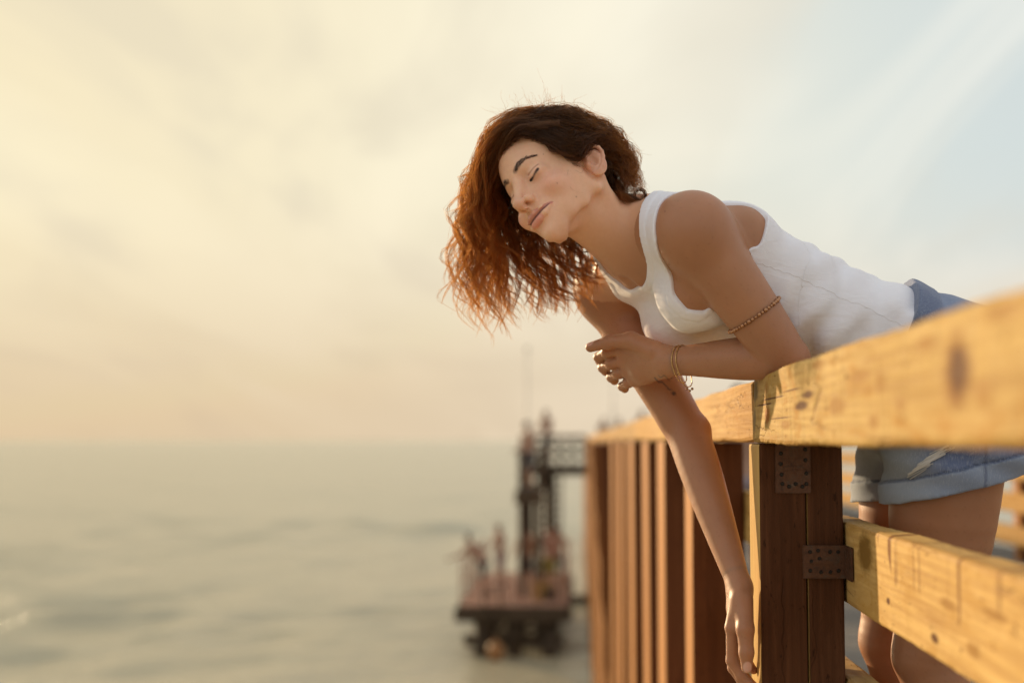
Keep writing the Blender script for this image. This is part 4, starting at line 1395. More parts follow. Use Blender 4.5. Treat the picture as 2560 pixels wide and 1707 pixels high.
# lips
dU, tU = seg_dist(lm, LUP); dL, tL = seg_dist(lm, LLO)
mU = sstep(0.0070, 0.0056, dU * (1 + 1.4 * tU ** 3)) * front; mLw = sstep(0.0074, 0.0059, dL * (1 + 2.2 * tL ** 3)) * front
lip = np.maximum(mU, mLw)
ci = blendc(ci, 0.85 * mLw, (0.680, 0.270, 0.210)); ci = blendc(ci, 0.85 * mU, (0.520, 0.190, 0.145))
dM, tM = seg_dist(lm, [(x - 0.002, y_, z) for x, y_, z in MLINE])
ci = blendc(ci, 0.85 * sstep(0.0024, 0.0009, dM * (1 + 0.8 * tM ** 4)) * front, (0.09, 0.022, 0.02))
# brows and lash line
dB, tB = seg_dist(lm, BROW)
bw = np.interp(tB, [0, 0.3, 0.65, 1], [0.0042, 0.0046, 0.0032, 0.0008])
hairy = 0.6 + 0.8 * (vnoise(BV[i], 900, 5) - 0.3)
ci = blendc(ci, np.clip(hairy, 0, 1) * sstep(1.35, 0.65, dB / bw) * front * 0.7, (0.075, 0.038, 0.024))
dE, tE = seg_dist(lm, LIDL)
ci = blendc(ci, 0.95 * sstep(0.0031, 0.0014, dE) * front, (0.022, 0.012, 0.009))
crease = [lid_pt(t, 0.0085 + 0.002 * math.sin(PI * t), 1, -0.001) for t in np.linspace(0.05, 1.0, 7)]
dC, tC = seg_dist(lm, crease)
ci = blendc(ci, 0.60 * sstep(0.0032, 0.0010, dC) * front, (0.34, 0.15, 0.095))
# shade painted into the nostrils, nose-wing creases and smile folds
dN = np.linalg.norm((lm - (0.0912, 0.0076, -0.0358)) / (0.0082, 0.0042, 0.0044), axis=1)
ci = blendc(ci, 0.85 * sstep(1.0, 0.6, dN), (0.055, 0.016, 0.012))
dA, tA = seg_dist(lm, [(0.0770, 0.0188, -0.0210), (0.0785, 0.0198, -0.0275), (0.0800, 0.0180, -0.0340)])
ci = blendc(ci, 0.45 * sstep(0.0034, 0.0010, dA), (0.42, 0.17, 0.11))
dF, tF = seg_dist(lm, [(0.0795, 0.0235, -0.0350), (0.0745, 0.0300, -0.0410), (0.0690, 0.0350, -0.0475)])
ci = blendc(ci, 0.28 * sstep(0.0040, 0.0010, dF), (0.50, 0.22, 0.14))
# scalp under the hair
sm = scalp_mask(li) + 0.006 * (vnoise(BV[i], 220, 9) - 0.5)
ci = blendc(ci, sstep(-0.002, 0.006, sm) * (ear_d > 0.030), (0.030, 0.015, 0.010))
col[i] = ci
# sun-reddened shoulder tops, elbows and knuckles, paler wrists
for c_, r_, k_, cc2 in [(SL + np.array([0, 0, 0.045]), 0.05, 0.40, (0.48, 0.20, 0.115)), (EL, 0.05, 0.45, (0.40, 0.155, 0.085)), (ER, 0.04, 0.35, (0.46, 0.19, 0.105)), (WL, 0.03, 0.3, (0.50, 0.27, 0.16)), (WR, 0.035, 0.35, (0.52, 0.28, 0.17))] + [(q, 0.011, 0.45, (0.46, 0.18, 0.11)) for q in mL + mR]:
    col = blendc(col, k_ * np.exp(-(((v - c_) / r_) ** 2).sum(1)) * (0.6 + 0.8 * n2), cc2)
frk = vnoise(BV, 420, 31)
col = blendc(col, 0.22 * sstep(0.80, 0.90, frk) * (~hd), (0.22, 0.09, 0.045))
# moles, nails, the small ink drawing on the hanging forearm
px_, py_, pz_ = photo_px(v)
def spot(x, y_, z0, z1, r, c, k=0.8):
    global col
    d = np.hypot(px_ - x, py_ - y_); m = (pz_ > z0) & (pz_ < z1)
    col = blendc(col, k * m * sstep(r, r * 0.5, d), c)
for x, y_, r in ((1441, 492, 2.6), (1393, 458, 2.0), (1358, 386, 2.0), (1662, 529, 2.4), (1780, 596, 2.2), (1700, 905, 2.0)):
    spot(x, y_, 1.9, 2.19, r, (0.20, 0.08, 0.05), 0.6)
spot(1684, 983, 2.2, 2.33, 7, (0.03, 0.03, 0.035), 0.9)
for t in np.linspace(0, 1, 26):
    spot(1637 + 40 * t, 944 + 29 * t + 3 * math.sin(9 * t), 2.2, 2.33, 2.8, (0.05, 0.05, 0.055), 0.6)
    spot(1646 + 36 * t, 938 + 10 * t + 4 * math.sin(11 * t), 2.2, 2.33, 2.4, (0.06, 0.07, 0.06), 0.35)
def nail(tip, dirv, r, out_):
    """pale nail plate on the back of a fingertip"""
    global col
    q = v - (tip + out_ * r * 0.8)
    d = np.sqrt((q @ dirv / (r * 1.15)) ** 2 + ((q - np.outer(q @ dirv, dirv)) ** 2).sum(1) / (r * 0.82) ** 2)
    col = blendc(col, 0.85 * sstep(1.05, 0.85, d), (0.66, 0.40, 0.32))
toCam = RC[:, 2]
nail(along(tq[2], tq[3], 0.92), unit(tq[3] - tq[2]), 0.0085, toCam)
nail(along(tp[2], tp[3], 0.92), unit(tp[3] - tp[2]), 0.0080, unit(toCam * 0.4 + np.array([0, 0, 1.0]) - np.array([0.5, 0, 0])))
set_col(body_me, 'Col', col)
# gloss: lips and nails shine more
gl = np.zeros(len(v)); gl[i] = lip
at = body_me.attributes.new('gloss', 'FLOAT', 'POINT'); at.data.foreach_set('value', gl.astype(F32))

def skin_mat():
    m, nt, b = mat_new('tanned skin')
    a = nd(nt, 'ShaderNodeAttribute', attribute_name='Col')
    g = nd(nt, 'ShaderNodeAttribute', attribute_name='gloss')
    pos = geo_pos(nt)
    mott = noise(nt, pos, 140, 5, 0.65)
    pore = noise(nt, pos, 1500, 3, 0.6)
    c = mix(nt, math_(nt, 'MULTIPLY', mrange(nt, mott, 0.35, 0.7), 0.09), a.outputs['Color'], (0.40, 0.15, 0.09))
    nt.links.new(c, b.inputs['Base Color'])
    b.inputs['Subsurface Weight'].default_value = 0.22
    b.inputs['Subsurface Radius'].default_value = (1.0, 0.32, 0.14)
    b.inputs['Subsurface Scale'].default_value = 0.012
    r = math_(nt, 'MULTIPLY_ADD', mott, 0.16, 0.38)
    r = math_(nt, 'SUBTRACT', r, math_(nt, 'MULTIPLY', g.outputs['Fac'], 0.12))
    nt.links.new(r, b.inputs['Roughness'])
    b.inputs['Specular IOR Level'].default_value = 0.42
    h = math_(nt, 'ADD', math_(nt, 'MULTIPLY', pore, 0.5), math_(nt, 'MULTIPLY', mott, 0.6))
    bump(nt, b, h, 0.16, 0.0012)
    return m
m_skin = skin_mat()
link('body', body_me, person, m_skin)
print('skin', round(time.time() - T0, 1))
# ------------------------------------------------------------------ clothes: thin shells over the body
ARMHF = np.array([(.370, .30), (.388, .17), (.402, .110), (.416, .084), (.440, .068), (.468, .066), (.488, .078), (.506, .104), (.524, .128), (.545, .140), (.60, .150)])
ARMHB = np.array([(.355, .30), (.368, .17), (.380, .125), (.400, .112), (.440, .100), (.480, .100), (.520, .115), (.550, .135), (.60, .150)])
ARMHR = np.array([(.355, .30), (.385, .20), (.41, .170), (.44, .152), (.48, .140), (.51, .132), (.54, .122), (.57, .106), (.60, .10)])
def tank_edges(p):
    """signed distances to armholes and neckline (negative = cut away)"""
    h, s, v_ = torso_coords(p)
    sh = s - 0.033 * sstep(0.36, 0.46, h)
    kf = sstep(-0.03, 0.02, v_)
    af = np.interp(h, ARMHF[:, 0], ARMHF[:, 1]); ab = np.interp(h, ARMHB[:, 0], ARMHB[:, 1])
    ar = np.interp(h, ARMHR[:, 0], ARMHR[:, 1])
    af = np.where(sh < 0, ar, af)
    arm = (ab * (1 - kf) + af * kf) - np.abs(sh)
    bb = 0.036 * (1 - kf) + 0.068 * kf
    x = sh / 0.086; y_ = (h - 0.578) / bb
    inn = np.sqrt(x * x + y_ * y_)
    nk = np.where(h > 0.578, np.abs(x) - 1, inn - 1) * np.where(h > 0.578, 0.086, np.minimum(0.086, bb) * 1.0)
    return arm * 0.8, nk, h, s, v_
armLs = Field(); armLs.ops = armL.ops[:3]
armRs = Field(); armRs.ops = armR.ops[:3]
armLx = Field(); armLx.ops = armL.ops[5:]                  # lower part of the arms: cloth never climbs on them
armRx = Field(); armRx.ops = armR.ops[5:]
def trunk_sdf(p, band=0.03):
    d = body(p, band)
    for a, S in ((armLs, SL), (armRs, SR)):
        near = np.clip(1.25 - np.linalg.norm(p - S.astype(F32), axis=1) / 0.13, 0, 1)
        d = smin(d, a(p, band), 0.001 + 0.034 * near)
    return d
def fold(x, w_): return np.exp(-(x / w_) ** 2)
def tank_sdf(p, band=0.03):
    d = trunk_sdf(p, band)
    arm, nk, h, s, v_ = tank_edges(p)
    off = np.full(len(p), 0.0032, F32)
    # loose cloth: tension folds at the waist, drape from the armhole, soft crumples
    wst = sstep(0.40, 0.25, h) * sstep(-0.02, 0.06, h)
    ph = 2 * PI * (h * 16 + 5.5 * s + 0.9 * vnoise(p, 14, 4))
    side = sstep(0.02, 0.09, np.abs(s)) * sstep(0.06, -0.02, np.abs(v_ - 0.02) - 0.05)
    ph2 = 2 * PI * (h * 21 - 9 * s + 1.3 * vnoise(p, 11, 14))
    off = off + wst * (0.0055 + 0.0046 * np.sin(ph) * (0.35 + 0.65 * side) + 0.0034 * np.sin(ph2) * vnoise(p, 18, 15))
    off = off + 0.0042 * (vnoise(p, 22, 6) - 0.45) * sstep(0.47, 0.40, h)
    # folds running from the armhole down to the belly
    for s0, h0, ds, dh, a_, w_ in ((0.095, 0.405, -0.050, -0.095, 0.0034, 0.011), (0.062, 0.445, -0.075, -0.060, 0.0026, 0.014), (0.110, 0.385, 0.0, -0.11, 0.0040, 0.010),
                                   (0.055, 0.505, -0.020, -0.09, 0.0026, 0.013), (0.015, 0.510, -0.004, -0.10, 0.0028, 0.012)):
        q = np.stack([s - s0, h - h0], 1); dv = np.array([ds, dh]); L = np.linalg.norm(dv); dv = dv / L
        t = q @ dv; w2 = q[:, 0] * dv[1] - q[:, 1] * dv[0]
        off = off + a_ * fold(w2, w_) * sstep(-0.01, 0.02, t) * sstep(L + 0.02, L - 0.03, t) * (v_ > 0.0)
    # cloth bridges the hollow between the breasts
    off = off + 0.008 * fold(s - 0.004, 0.024) * fold(h - 0.430, 0.040) * (v_ > 0)
    # bound edges
    e = np.minimum(arm, nk)
    off = off + 0.0009 * sstep(0.0125, 0.0115, e) - 0.0008 * fold(e - 0.0135, 0.0012)
    # side seam
    d = d - off
    d = np.maximum(d, -arm); d = np.maximum(d, -nk)
    d = np.maximum(d, 0.116 - h); d = np.maximum(d, h - 0.600)
    d = np.maximum(d, 0.0012 - armLx(p, band)); d = np.maximum(d, 0.0012 - armRx(p, band))
    d = np.maximum(d, np.linalg.norm(p - NB.astype(F32), axis=1) - 0.62)
    d = np.maximum(d, 0.004 - head(p, band))
    return d
m_dummy = None
lo_t = np.minimum(np.minimum(TA, TB), np.minimum(SL, SR)) - 0.20; hi_t = np.maximum(np.maximum(TA, TB), np.maximum(SL, SR)) + 0.20
def box_keep(c):
    h, s, v_ = torso_coords(c)
    return (h > 0.02) & (h < 0.64) & (np.abs(s) < 0.26)
tv, tf = polygonise(tank_sdf, lo_t, hi_t, 0.0021, 8, box_keep, 2.2)
# keep the outside only: faces lying on the cuts inside the body are dropped
cc_ = tv[tf].mean(1)
deep = trunk_sdf(cc_, 0.03) < -0.002
arm_, nk_, h_, s_, v__ = tank_edges(cc_)
tv, tf = clean(tv, tf[~deep])
tv = relax(tv, tf, 2, 0.45)
tank_me = mesh_np('tank_top', tv, tf)
def cloth_mat(name, c0, c1, weave=900, rough=0.85, wkind='knit'):
    m, nt, b = mat_new(name)
    pos = geo_pos(nt)
    n_ = noise(nt, pos, 60, 4); n2_ = noise(nt, pos, weave, 3)
    c = mix(nt, n_, c0, c1)
    nt.links.new(c, b.inputs['Base Color'])
    b.inputs['Roughness'].default_value = rough
    b.inputs['Sheen Weight'].default_value = 0.25
    b.inputs['Sheen Roughness'].default_value = 0.4
    b.inputs['Subsurface Weight'].default_value = 0.12
    b.inputs['Subsurface Radius'].default_value = (1, 0.8, 0.7)
    b.inputs['Subsurface Scale'].default_value = 0.006
    crm = noise(nt, mapping(nt, pos, (1.0, 1.0, 2.4), (0.3, 0.5, 0.2)), 26, 4, 0.5, 0.8)
    h = math_(nt, 'ADD', math_(nt, 'MULTIPLY', n2_, 0.35), math_(nt, 'MULTIPLY', crm, 2.2))
    bump(nt, b, h, 0.28, 0.0028)
    return m
m_tank = cloth_mat('white cotton knit', (0.77, 0.755, 0.82), (0.83, 0.815, 0.88))
link('tank_top', tank_me, person, m_tank)
print('tank', len(tf), round(time.time() - T0, 1))

# side and yoke seams: thin stitched cords lying on the shirt
def tube_mesh(name, paths, radii, sides=5, closed=False):
    V = []; Fq = []; base = 0
    for pth, rad in zip(paths, radii):
        pth = np.asarray(pth, float); n = len(pth)
        rad = np.broadcast_to(np.asarray(rad, float), (n,))
        t = np.gradient(pth, axis=0); t /= np.linalg.norm(t, axis=1)[:, None] + 1e-12
        ref = np.array([0.31, 0.2, 0.93])
        u = np.cross(t, ref); u /= np.linalg.norm(u, axis=1)[:, None] + 1e-9
        w_ = np.cross(t, u)
        a = np.arange(sides) * 2 * PI / sides
        ring = pth[:, None] + rad[:, None, None] * (np.cos(a)[None, :, None] * u[:, None] + np.sin(a)[None, :, None] * w_[:, None])
        V.append(ring.reshape(-1, 3))
        i_ = np.arange(n - 1)[:, None] * sides + base; j = np.arange(sides)[None]; j2 = (j + 1) % sides
        Fq.append(np.stack([i_ + j, i_ + j2, i_ + sides + j2, i_ + sides + j], -1).reshape(-1, 4))
        base += n * sides
    return mesh_np(name, np.concatenate(V), np.concatenate(Fq))
def drop_on(sdf, p, n_it=12):
    """move points onto a field's surface"""
    p = np.asarray(p, F32).copy()
    e = 0.0012
    for _ in range(n_it):
        d = sdf(p, 0.2)
        g = np.stack([sdf(p + np.eye(3, dtype=F32)[k] * F32(e), 0.2) - sdf(p - np.eye(3, dtype=F32)[k] * F32(e), 0.2) for k in range(3)], 1)
        g /= np.linalg.norm(g, axis=1)[:, None] + 1e-9
        p -= 0.8 * d[:, None] * g
    return p
m_seam = cloth_mat('shirt seam thread', (0.78, 0.76, 0.80), (0.84, 0.82, 0.86), 1500)
sp_ = []
t_ = np.linspace(0, 1, 70)
tank_part = [o for o in person.children if o.name.startswith('tank_top')][0]
def seam(pts):
    hh = np.interp(t_, np.linspace(0, 1, len(pts)), [q[0] for q in pts]); ss = np.interp(t_, np.linspace(0, 1, len(pts)), [q[1] for q in pts]); vv = np.interp(t_, np.linspace(0, 1, len(pts)), [q[2] for q in pts])
    wob = 0.0010 * np.sin(t_ * 95)
    p = np.array([TP(a / TLEN, b, c) for a, b, c in zip(hh, ss, vv + wob)])
    return drop_on(tank_sdf, p)
seams = [seam([(0.375, 0.130, 0.000), (0.30, 0.128, -0.012), (0.20, 0.130, -0.020), (0.10, 0.145, -0.022)]),
         seam([(0.325, 0.02, -0.10), (0.318, 0.07, -0.075), (0.305, 0.115, -0.03), (0.290, 0.122, 0.02), (0.275, 0.115, 0.05)])]
me = tube_mesh('seam', seams, [np.full(70, 0.0005)] * 2, 5)
o = link('seam', me, None, m_seam); o.parent = tank_part; o.matrix_parent_inverse = Matrix.Translation(-Vector(person.location)).inverted() @ Matrix.Translation(-Vector(person.location))

# ---- denim shorts with turned-up hems
def hem_z(p):
    left = p[:, 1] < 0.5 * (HL[1] + HR[1])
    zl = 0.672 + 0.23 * (p[:, 0] - (KL[0] - 0.075)); zr = 0.668 + 0.12 * (p[:, 0] - (KR[0] - 0.07))
    z_ = np.where(left, zl, zr)
    return z_ + 0.0025 * (vnoise(np.asarray(p, F32), 60, 12) - 0.5)
legf = []
for Hp, K in ((HL, KL), (HR, KR)):
    fd = Field()
    limb_chain(fd, [Hp, Hp * 0.55 + K * 0.45, Hp * 0.2 + K * 0.8], (0.088, 0.081, 0.062))
    fd.add(ell(Hp + np.array([0.034, 0, -0.02]), (0.080, 0.080, 0.10)), 0.03)
    legf.append(fd)
hipf = Field(); hipf.ops = [op for op in body.ops[:1]] + [op for op in legs.ops[:1]]
def shorts_sdf(p, band=0.03):
    h, s, v_ = torso_coords(p)
    dz = p[:, 2] - hem_z(p)
    wr = 0.0034 * (vnoise(p, 20, 21) - 0.4) + 0.0018 * np.sin(2 * PI * (p[:, 2] * 22 + 6 * p[:, 0] + 2 * vnoise(p, 9, 8)))
    cuff = 0.0030 * sstep(0.0335, 0.0325, dz) - 0.0014 * fold(dz - 0.0345, 0.0014)
    loose = 0.0045 * sstep(0.10, 0.0, dz) + cuff
    wb = 0.128 - h                                                                # distance below the waist edge
    band_ = 0.0030 * sstep(0.038, 0.037, wb) + 0.012 * sstep(0.05, 0.0, wb) * sstep(0.0, -0.05, v_)
    dl = [f(p, band) - (0.0075 + wr + loose) for f in legf]
    crotch = 0.5 * (HL[2] + HR[2]) - 0.075
    k = 0.003 + 0.045 * sstep(crotch - 0.02, crotch + 0.05, p[:, 2])
    d = smin(dl[0], dl[1], k)
    up_ = np.maximum(hipf(p, band) - (0.0085 + wr + band_), (crotch - 0.01) - p[:, 2])
    d = smin(d, up_, 0.03)
    d = np.maximum(d, -dz); d = np.maximum(d, -wb)
    return d
lo_s = np.array([min(KL[0], KR[0]) - 0.16, min(HL[1], HR[1]) - 0.2, 0.64]); hi_s = np.array([max(HL[0], HR[0]) + 0.24, max(HL[1], HR[1]) + 0.22, 1.10])
sv, sf = polygonise(shorts_sdf, lo_s, hi_s, 0.0026, 8, None, 2.4)
cc_ = sv[sf].mean(1)
deep = np.concatenate([body(c, 0.03) for c in np.array_split(cc_, 60)]) < -0.003
sv, sf = clean(sv, sf[~deep])
sv = relax(sv, sf, 1, 0.4)
shorts_me = mesh_np('shorts', sv, sf)
dz_ = sv[:, 2] - hem_z(sv)
sc_ = np.tile(np.array([0.115, 0.155, 0.290]), (len(sv), 1))
wn = vnoise(sv, 16, 3); wn2 = vnoise(sv, 46, 7)
sc_ = blendc(sc_, 0.75 * sstep(0.45, 0.7, wn * 0.6 + wn2 * 0.4), (0.22, 0.27, 0.40))
sc_ = blendc(sc_, 0.8 * sstep(-0.02, -0.09, sv[:, 0] - (KL[0] + 0.03)) , (0.30, 0.33, 0.36))       # faded thigh fronts
sc_ = blendc(sc_, 0.65 * sstep(0.034, 0.032, dz_), (0.33, 0.39, 0.50))
sc_ = blendc(sc_, 0.7 * sstep(0.0035, 0.0015, np.abs(dz_ - 0.034)), (0.05, 0.07, 0.13))
hh_, ss_, vv_ = torso_coords(sv)
sc_ = blendc(sc_, 0.65 * sstep(0.045, 0.03, 0.128 - hh_), (0.065, 0.095, 0.20))
# outer side seam
sx_ = KL[0] + 0.055
sc_ = blendc(sc_, 0.55 * sstep(0.004, 0.0015, np.abs(sv[:, 0] - sx_)) * (sv[:, 1] < HL[1]), (0.06, 0.08, 0.16))
set_col(shorts_me, 'Col', sc_)
def denim_mat():
    m, nt, b = mat_new('washed blue denim')
    a = nd(nt, 'ShaderNodeAttribute', attribute_name='Col')
    pos = geo_pos(nt)
    twf = noise(nt, mapping(nt, pos, (1, 1, 0.6), (0.5, 0.6, 0.4)), 1300, 2, 0.5)
    sl = noise(nt, mapping(nt, pos, (1, 1, 0.15)), 700, 3, 0.6)
    c = mix(nt, math_(nt, 'MULTIPLY', mrange(nt, sl, 0.5, 0.72), 0.5), a.outputs['Color'], (0.42, 0.46, 0.55))
    c = mix(nt, math_(nt, 'MULTIPLY', twf, 0.18), c, (0.04, 0.06, 0.13))
    nt.links.new(c, b.inputs['Base Color'])
    b.inputs['Roughness'].default_value = 0.85
    b.inputs['Sheen Weight'].default_value = 0.2
    bump(nt, b, math_(nt, 'ADD', twf, math_(nt, 'MULTIPLY', sl, 1.2)), 0.35, 0.0012)
    return m
m_denim = denim_mat()
shorts_o = link('shorts', shorts_me, person, m_denim)
print('shorts', len(sf), round(time.time() - T0, 1))
# frayed white threads across the rip on the near thigh and along the torn edges
g = np.random.default_rng(5)
m_thread = plain('bleached cotton thread', (0.62, 0.60, 0.58), 0.9)
pths = []; rads = []
for k in range(46):
    t = g.random()
    x0, y0 = 2268 + 60 * t + g.normal() * 3, 1190 - 52 * t + g.normal() * 4
    L = 42 + 26 * g.random()
    a = P(x0, y0, 2.0); b_ = P(x0 + L * 0.90, y0 - L * 0.50 + g.normal() * 3, 2.0)
    q = np.array([along(a, b_, s_i) for s_i in np.linspace(0, 1, 8)])
    # slide along the view ray onto the cloth
    dirs = q - CAMP; dirs /= np.linalg.norm(dirs, axis=1)[:, None]
    tt = np.linalg.norm(q - CAMP, axis=1) - 0.02
    for _ in range(40):
        d = shorts_sdf((CAMP + dirs * tt[:, None]).astype(F32), 0.3); tt = tt + np.clip(d, -0.02, 0.05) * 0.8
    q = CAMP + dirs * (tt - 0.0015 - 0.0012 * g.random())[:, None]
    pths.append(q); rads.append(np.full(8, 0.0006))
me = tube_mesh('frayed_threads', pths, rads, 4)
o = link('frayed_threads', me, None, m_thread); o.parent = shorts_o; o['kind'] = 'stuff'
# ------------------------------------------------------------------ hair: clumps of waved strands grown along guides
hg = np.random.default_rng(21)
def head_sdf(p, band=0.3):
    hd = head0(p, band)
    return smin(hd, WARP(p, band), 0.0) if False else WARP(p, band)
def march(px, py, off):
    """first point on the head (inflated by off) along the ray through a photo point, else None"""
    d = P(px, py, 1.0) - CAMP
    t = 2.02; L = np.linalg.norm(d)
    for _ in range(60):
        q = CAMP + d * t
        s = float(WARP(q[None].astype(F32), 0.3)[0]) - off
        if s < 0.0004: return q
        t += max(s, 0.0006) / L
        if t > 2.36: return None
    return None
def catmull(pts, n):
    pts = np.asarray(pts, float)
    seg = np.linalg.norm(np.diff(pts, axis=0), axis=1); s = np.r_[0, np.cumsum(seg)]; s /= s[-1]
    P0 = np.vstack([2 * pts[0] - pts[1], pts, 2 * pts[-1] - pts[-2]])
    u = np.linspace(0, 1, n); i = np.clip(np.searchsorted(s, u, 'right') - 1, 0, len(pts) - 2)
    t = ((u - s[i]) / (s[i + 1] - s[i] + 1e-9))[:, None]
    a, b, c, d = P0[i], P0[i + 1], P0[i + 2], P0[i + 3]
    return 0.5 * ((2 * b) + (c - a) * t + (2 * a - 5 * b + 4 * c - d) * t ** 2 + (3 * b - a - 3 * c + d) * t ** 3)
NS = 26
def guide(pts):
    """pts: (px, py, depth or ('on', lift))"""
    out_ = []; last = 2.2
    for q in pts:
        if isinstance(q[2], tuple):
            w_ = march(q[0], q[1], q[2][1])
            if w_ is None: w_ = P(q[0], q[1], last)
        else:
            w_ = P(*q)
        last = float(-((w_ - CAMP) @ RC)[2])
        out_.append(w_)
    return catmull(out_, NS)
on_ = lambda a: ('on', a)
# sheets of neighbouring guides
blown = [guide(g_) for g_ in [
    [(1356, 282, 2.225), (1282, 284, 2.210), (1226, 336, 2.212), (1186, 420, 2.225), (1160, 520, 2.235), (1142, 620, 2.245), (1146, 690, 2.245), (1166, 745, 2.245)],
    [(1366, 294, on_(.008)), (1292, 292, 2.185), (1240, 344, 2.195), (1204, 432, 2.215), (1182, 540, 2.23), (1178, 650, 2.24), (1192, 738, 2.245), (1206, 800, 2.245)],
    [(1352, 318, on_(.008)), (1296, 314, 2.165), (1252, 356, 2.180), (1222, 445, 2.205), (1206, 560, 2.225), (1212, 670, 2.24), (1224, 748, 2.245), (1232, 802, 2.245)],
    [(1346, 324, on_(.007)), (1300, 322, 2.160), (1258, 360, 2.185), (1234, 450, 2.235), (1230, 570, 2.245), (1244, 680, 2.25), (1262, 750, 2.25), (1268, 798, 2.25)],
    [(1334, 330, on_(.006)), (1290, 332, 2.170), (1250, 374, 2.215), (1238, 490, 2.280), (1262, 600, 2.275), (1296, 690, 2.27), (1318, 748, 2.265), (1330, 792, 2.265)],
]]
behind = [guide(g_) for g_ in [
    [(1300, 330, 2.25), (1250, 380, 2.26), (1232, 470, 2.29), (1250, 580, 2.30), (1290, 680, 2.30), (1320, 740, 2.29), (1346, 790, 2.28)],
    [(1320, 330, 2.28), (1272, 420, 2.30), (1272, 530, 2.31), (1312, 620, 2.31), (1352, 690, 2.305), (1384, 742, 2.30), (1398, 780, 2.295)],
    [(1360, 330, 2.29), (1320, 450, 2.32), (1330, 560, 2.32), (1372, 640, 2.315), (1408, 700, 2.31), (1436, 740, 2.305), (1444, 770, 2.30)],
    [(1420, 360, 2.30), (1390, 470, 2.325), (1392, 570, 2.325), (1420, 640, 2.32), (1448, 684, 2.315), (1470, 712, 2.31), (1490, 722, 2.305)],
    [(1470, 400, 2.29), (1450, 500, 2.31), (1446, 590, 2.315), (1466, 640, 2.315), (1486, 668, 2.31), (1500, 686, 2.305), (1512, 690, 2.30)],
]]
swept = [guide(g_) for g_ in [
    [(1348, 338, on_(.005)), (1386, 350, on_(.008)), (1418, 384, on_(.008)), (1444, 394, on_(.008)), (1466, 370, on_(.010)), (1500, 356, on_(.014)), (1544, 418, on_(.014)), (1562, 474, 2.195)],
    [(1344, 332, on_(.006)), (1380, 338, on_(.012)), (1424, 368, on_(.014)), (1470, 348, on_(.014)), (1512, 356, on_(.016)), (1546, 410, on_(.014)), (1572, 458, 2.195), (1596, 492, 2.185)],
    [(1346, 322, on_(.006)), (1390, 318, on_(.014)), (1440, 330, on_(.016)), (1490, 344, on_(.018)), (1532, 374, on_(.018)), (1562, 420, 2.21), (1580, 462, 2.205), (1600, 486, 2.195)],
    [(1354, 304, on_(.008)), (1400, 294, on_(.016)), (1448, 304, on_(.020)), (1496, 328, on_(.020)), (1540, 364, 2.225), (1570, 410, 2.225), (1582, 452, 2.22), (1578, 486, 2.215)],
    [(1364, 284, on_(.010)), (1404, 274, 2.23), (1450, 284, 2.24), (1498, 308, 2.245), (1544, 348, 2.25), (1574, 398, 2.25), (1578, 440, 2.245), (1562, 474, 2.24)],
]]
nape = [guide(g_) for g_ in [
    [(1512, 384, on_(.006)), (1530, 420, on_(.010)), (1546, 452, on_(.010)), (1562, 478, 2.185), (1582, 496, 2.180), (1604, 498, 2.178)],
    [(1514, 402, on_(.004)), (1522, 436, on_(.006)), (1538, 464, on_(.006)), (1554, 486, 2.178), (1576, 502, 2.176), (1598, 506, 2.176)],
    [(1512, 424, on_(.003)), (1518, 448, on_(.003)), (1530, 470, on_(.004)), (1544, 488, 2.172), (1558, 498, 2.172), (1572, 502, 2.172)],
]]
def sheet_curve(sheet, a):
    i = min(int(a), len(sheet) - 2); t = a - i
    return sheet[i] * (1 - t) + sheet[i + 1] * t
def frames(c):
    t = np.gradient(c, axis=0); t /= np.linalg.norm(t, axis=1)[:, None] + 1e-9
    u = np.cross(t, RC[:, 2]); u /= np.linalg.norm(u, axis=1)[:, None] + 1e-9
    return t, u, np.cross(t, u)
strands = []; radii = []; tint = []
ss01 = np.linspace(0, 1, NS)
def clump(curve, n, spread, wave, nw, rad=0.00042, lenmin=0.72, jitter=0.0016, taper=0.8, tcol=0.0, root_sp=1.0, w0=0.15):
    t, u, w_ = frames(curve)
    ph = hg.random() * 6.28; ph2 = ph + 1.57 + 0.6 * hg.normal()
    kf = nw * (0.8 + 0.4 * hg.random())
    amp = wave * (w0 + (1 - w0) * sstep(0.10, 0.62, ss01)) * (1 + 0.35 * sstep(0.75, 1.0, ss01)) * (0.65 + 0.7 * hg.random())
    warp = ss01 + 0.05 * np.sin(ss01 * 9 + ph)
    c0 = curve + (amp * np.sin(2 * PI * kf * warp + ph))[:, None] * u + (0.8 * amp * np.sin(2 * PI * kf * warp + ph2))[:, None] * w_
    for _ in range(n):
        r = spread * math.sqrt(hg.random()); a = hg.random() * 6.28
        env = (root_sp * (1 - ss01) + 1.0 * ss01) * (1 - taper * sstep(0.35, 1.0, ss01))
        tw = a + 2.2 * ss01
        o_ = (r * env * np.cos(tw))[:, None] * u + (r * env * np.sin(tw))[:, None] * w_
        p1 = hg.random() * 6.28; k1 = kf * (1.0 + 0.8 * hg.random())
        j = jitter * (0.4 + 0.8 * ss01)
        o_ = o_ + (j * np.sin(2 * PI * k1 * ss01 + p1))[:, None] * u + (j * np.cos(2 * PI * k1 * ss01 * 1.2 + p1 * 2))[:, None] * w_
        L = lenmin + (1 - lenmin) * hg.random() ** 0.7
        c = c0 + o_
        if L < 1:
            x = np.linspace(0, L, NS)
            c = np.stack([np.interp(x, ss01, c[:, k]) for k in range(3)], 1)
        strands.append(c)
        radii.append(rad * (0.7 + 0.5 * hg.random()) * (1.0 - 0.78 * ss01 ** 2.0))
        tint.append(tcol + 0.25 * hg.random())
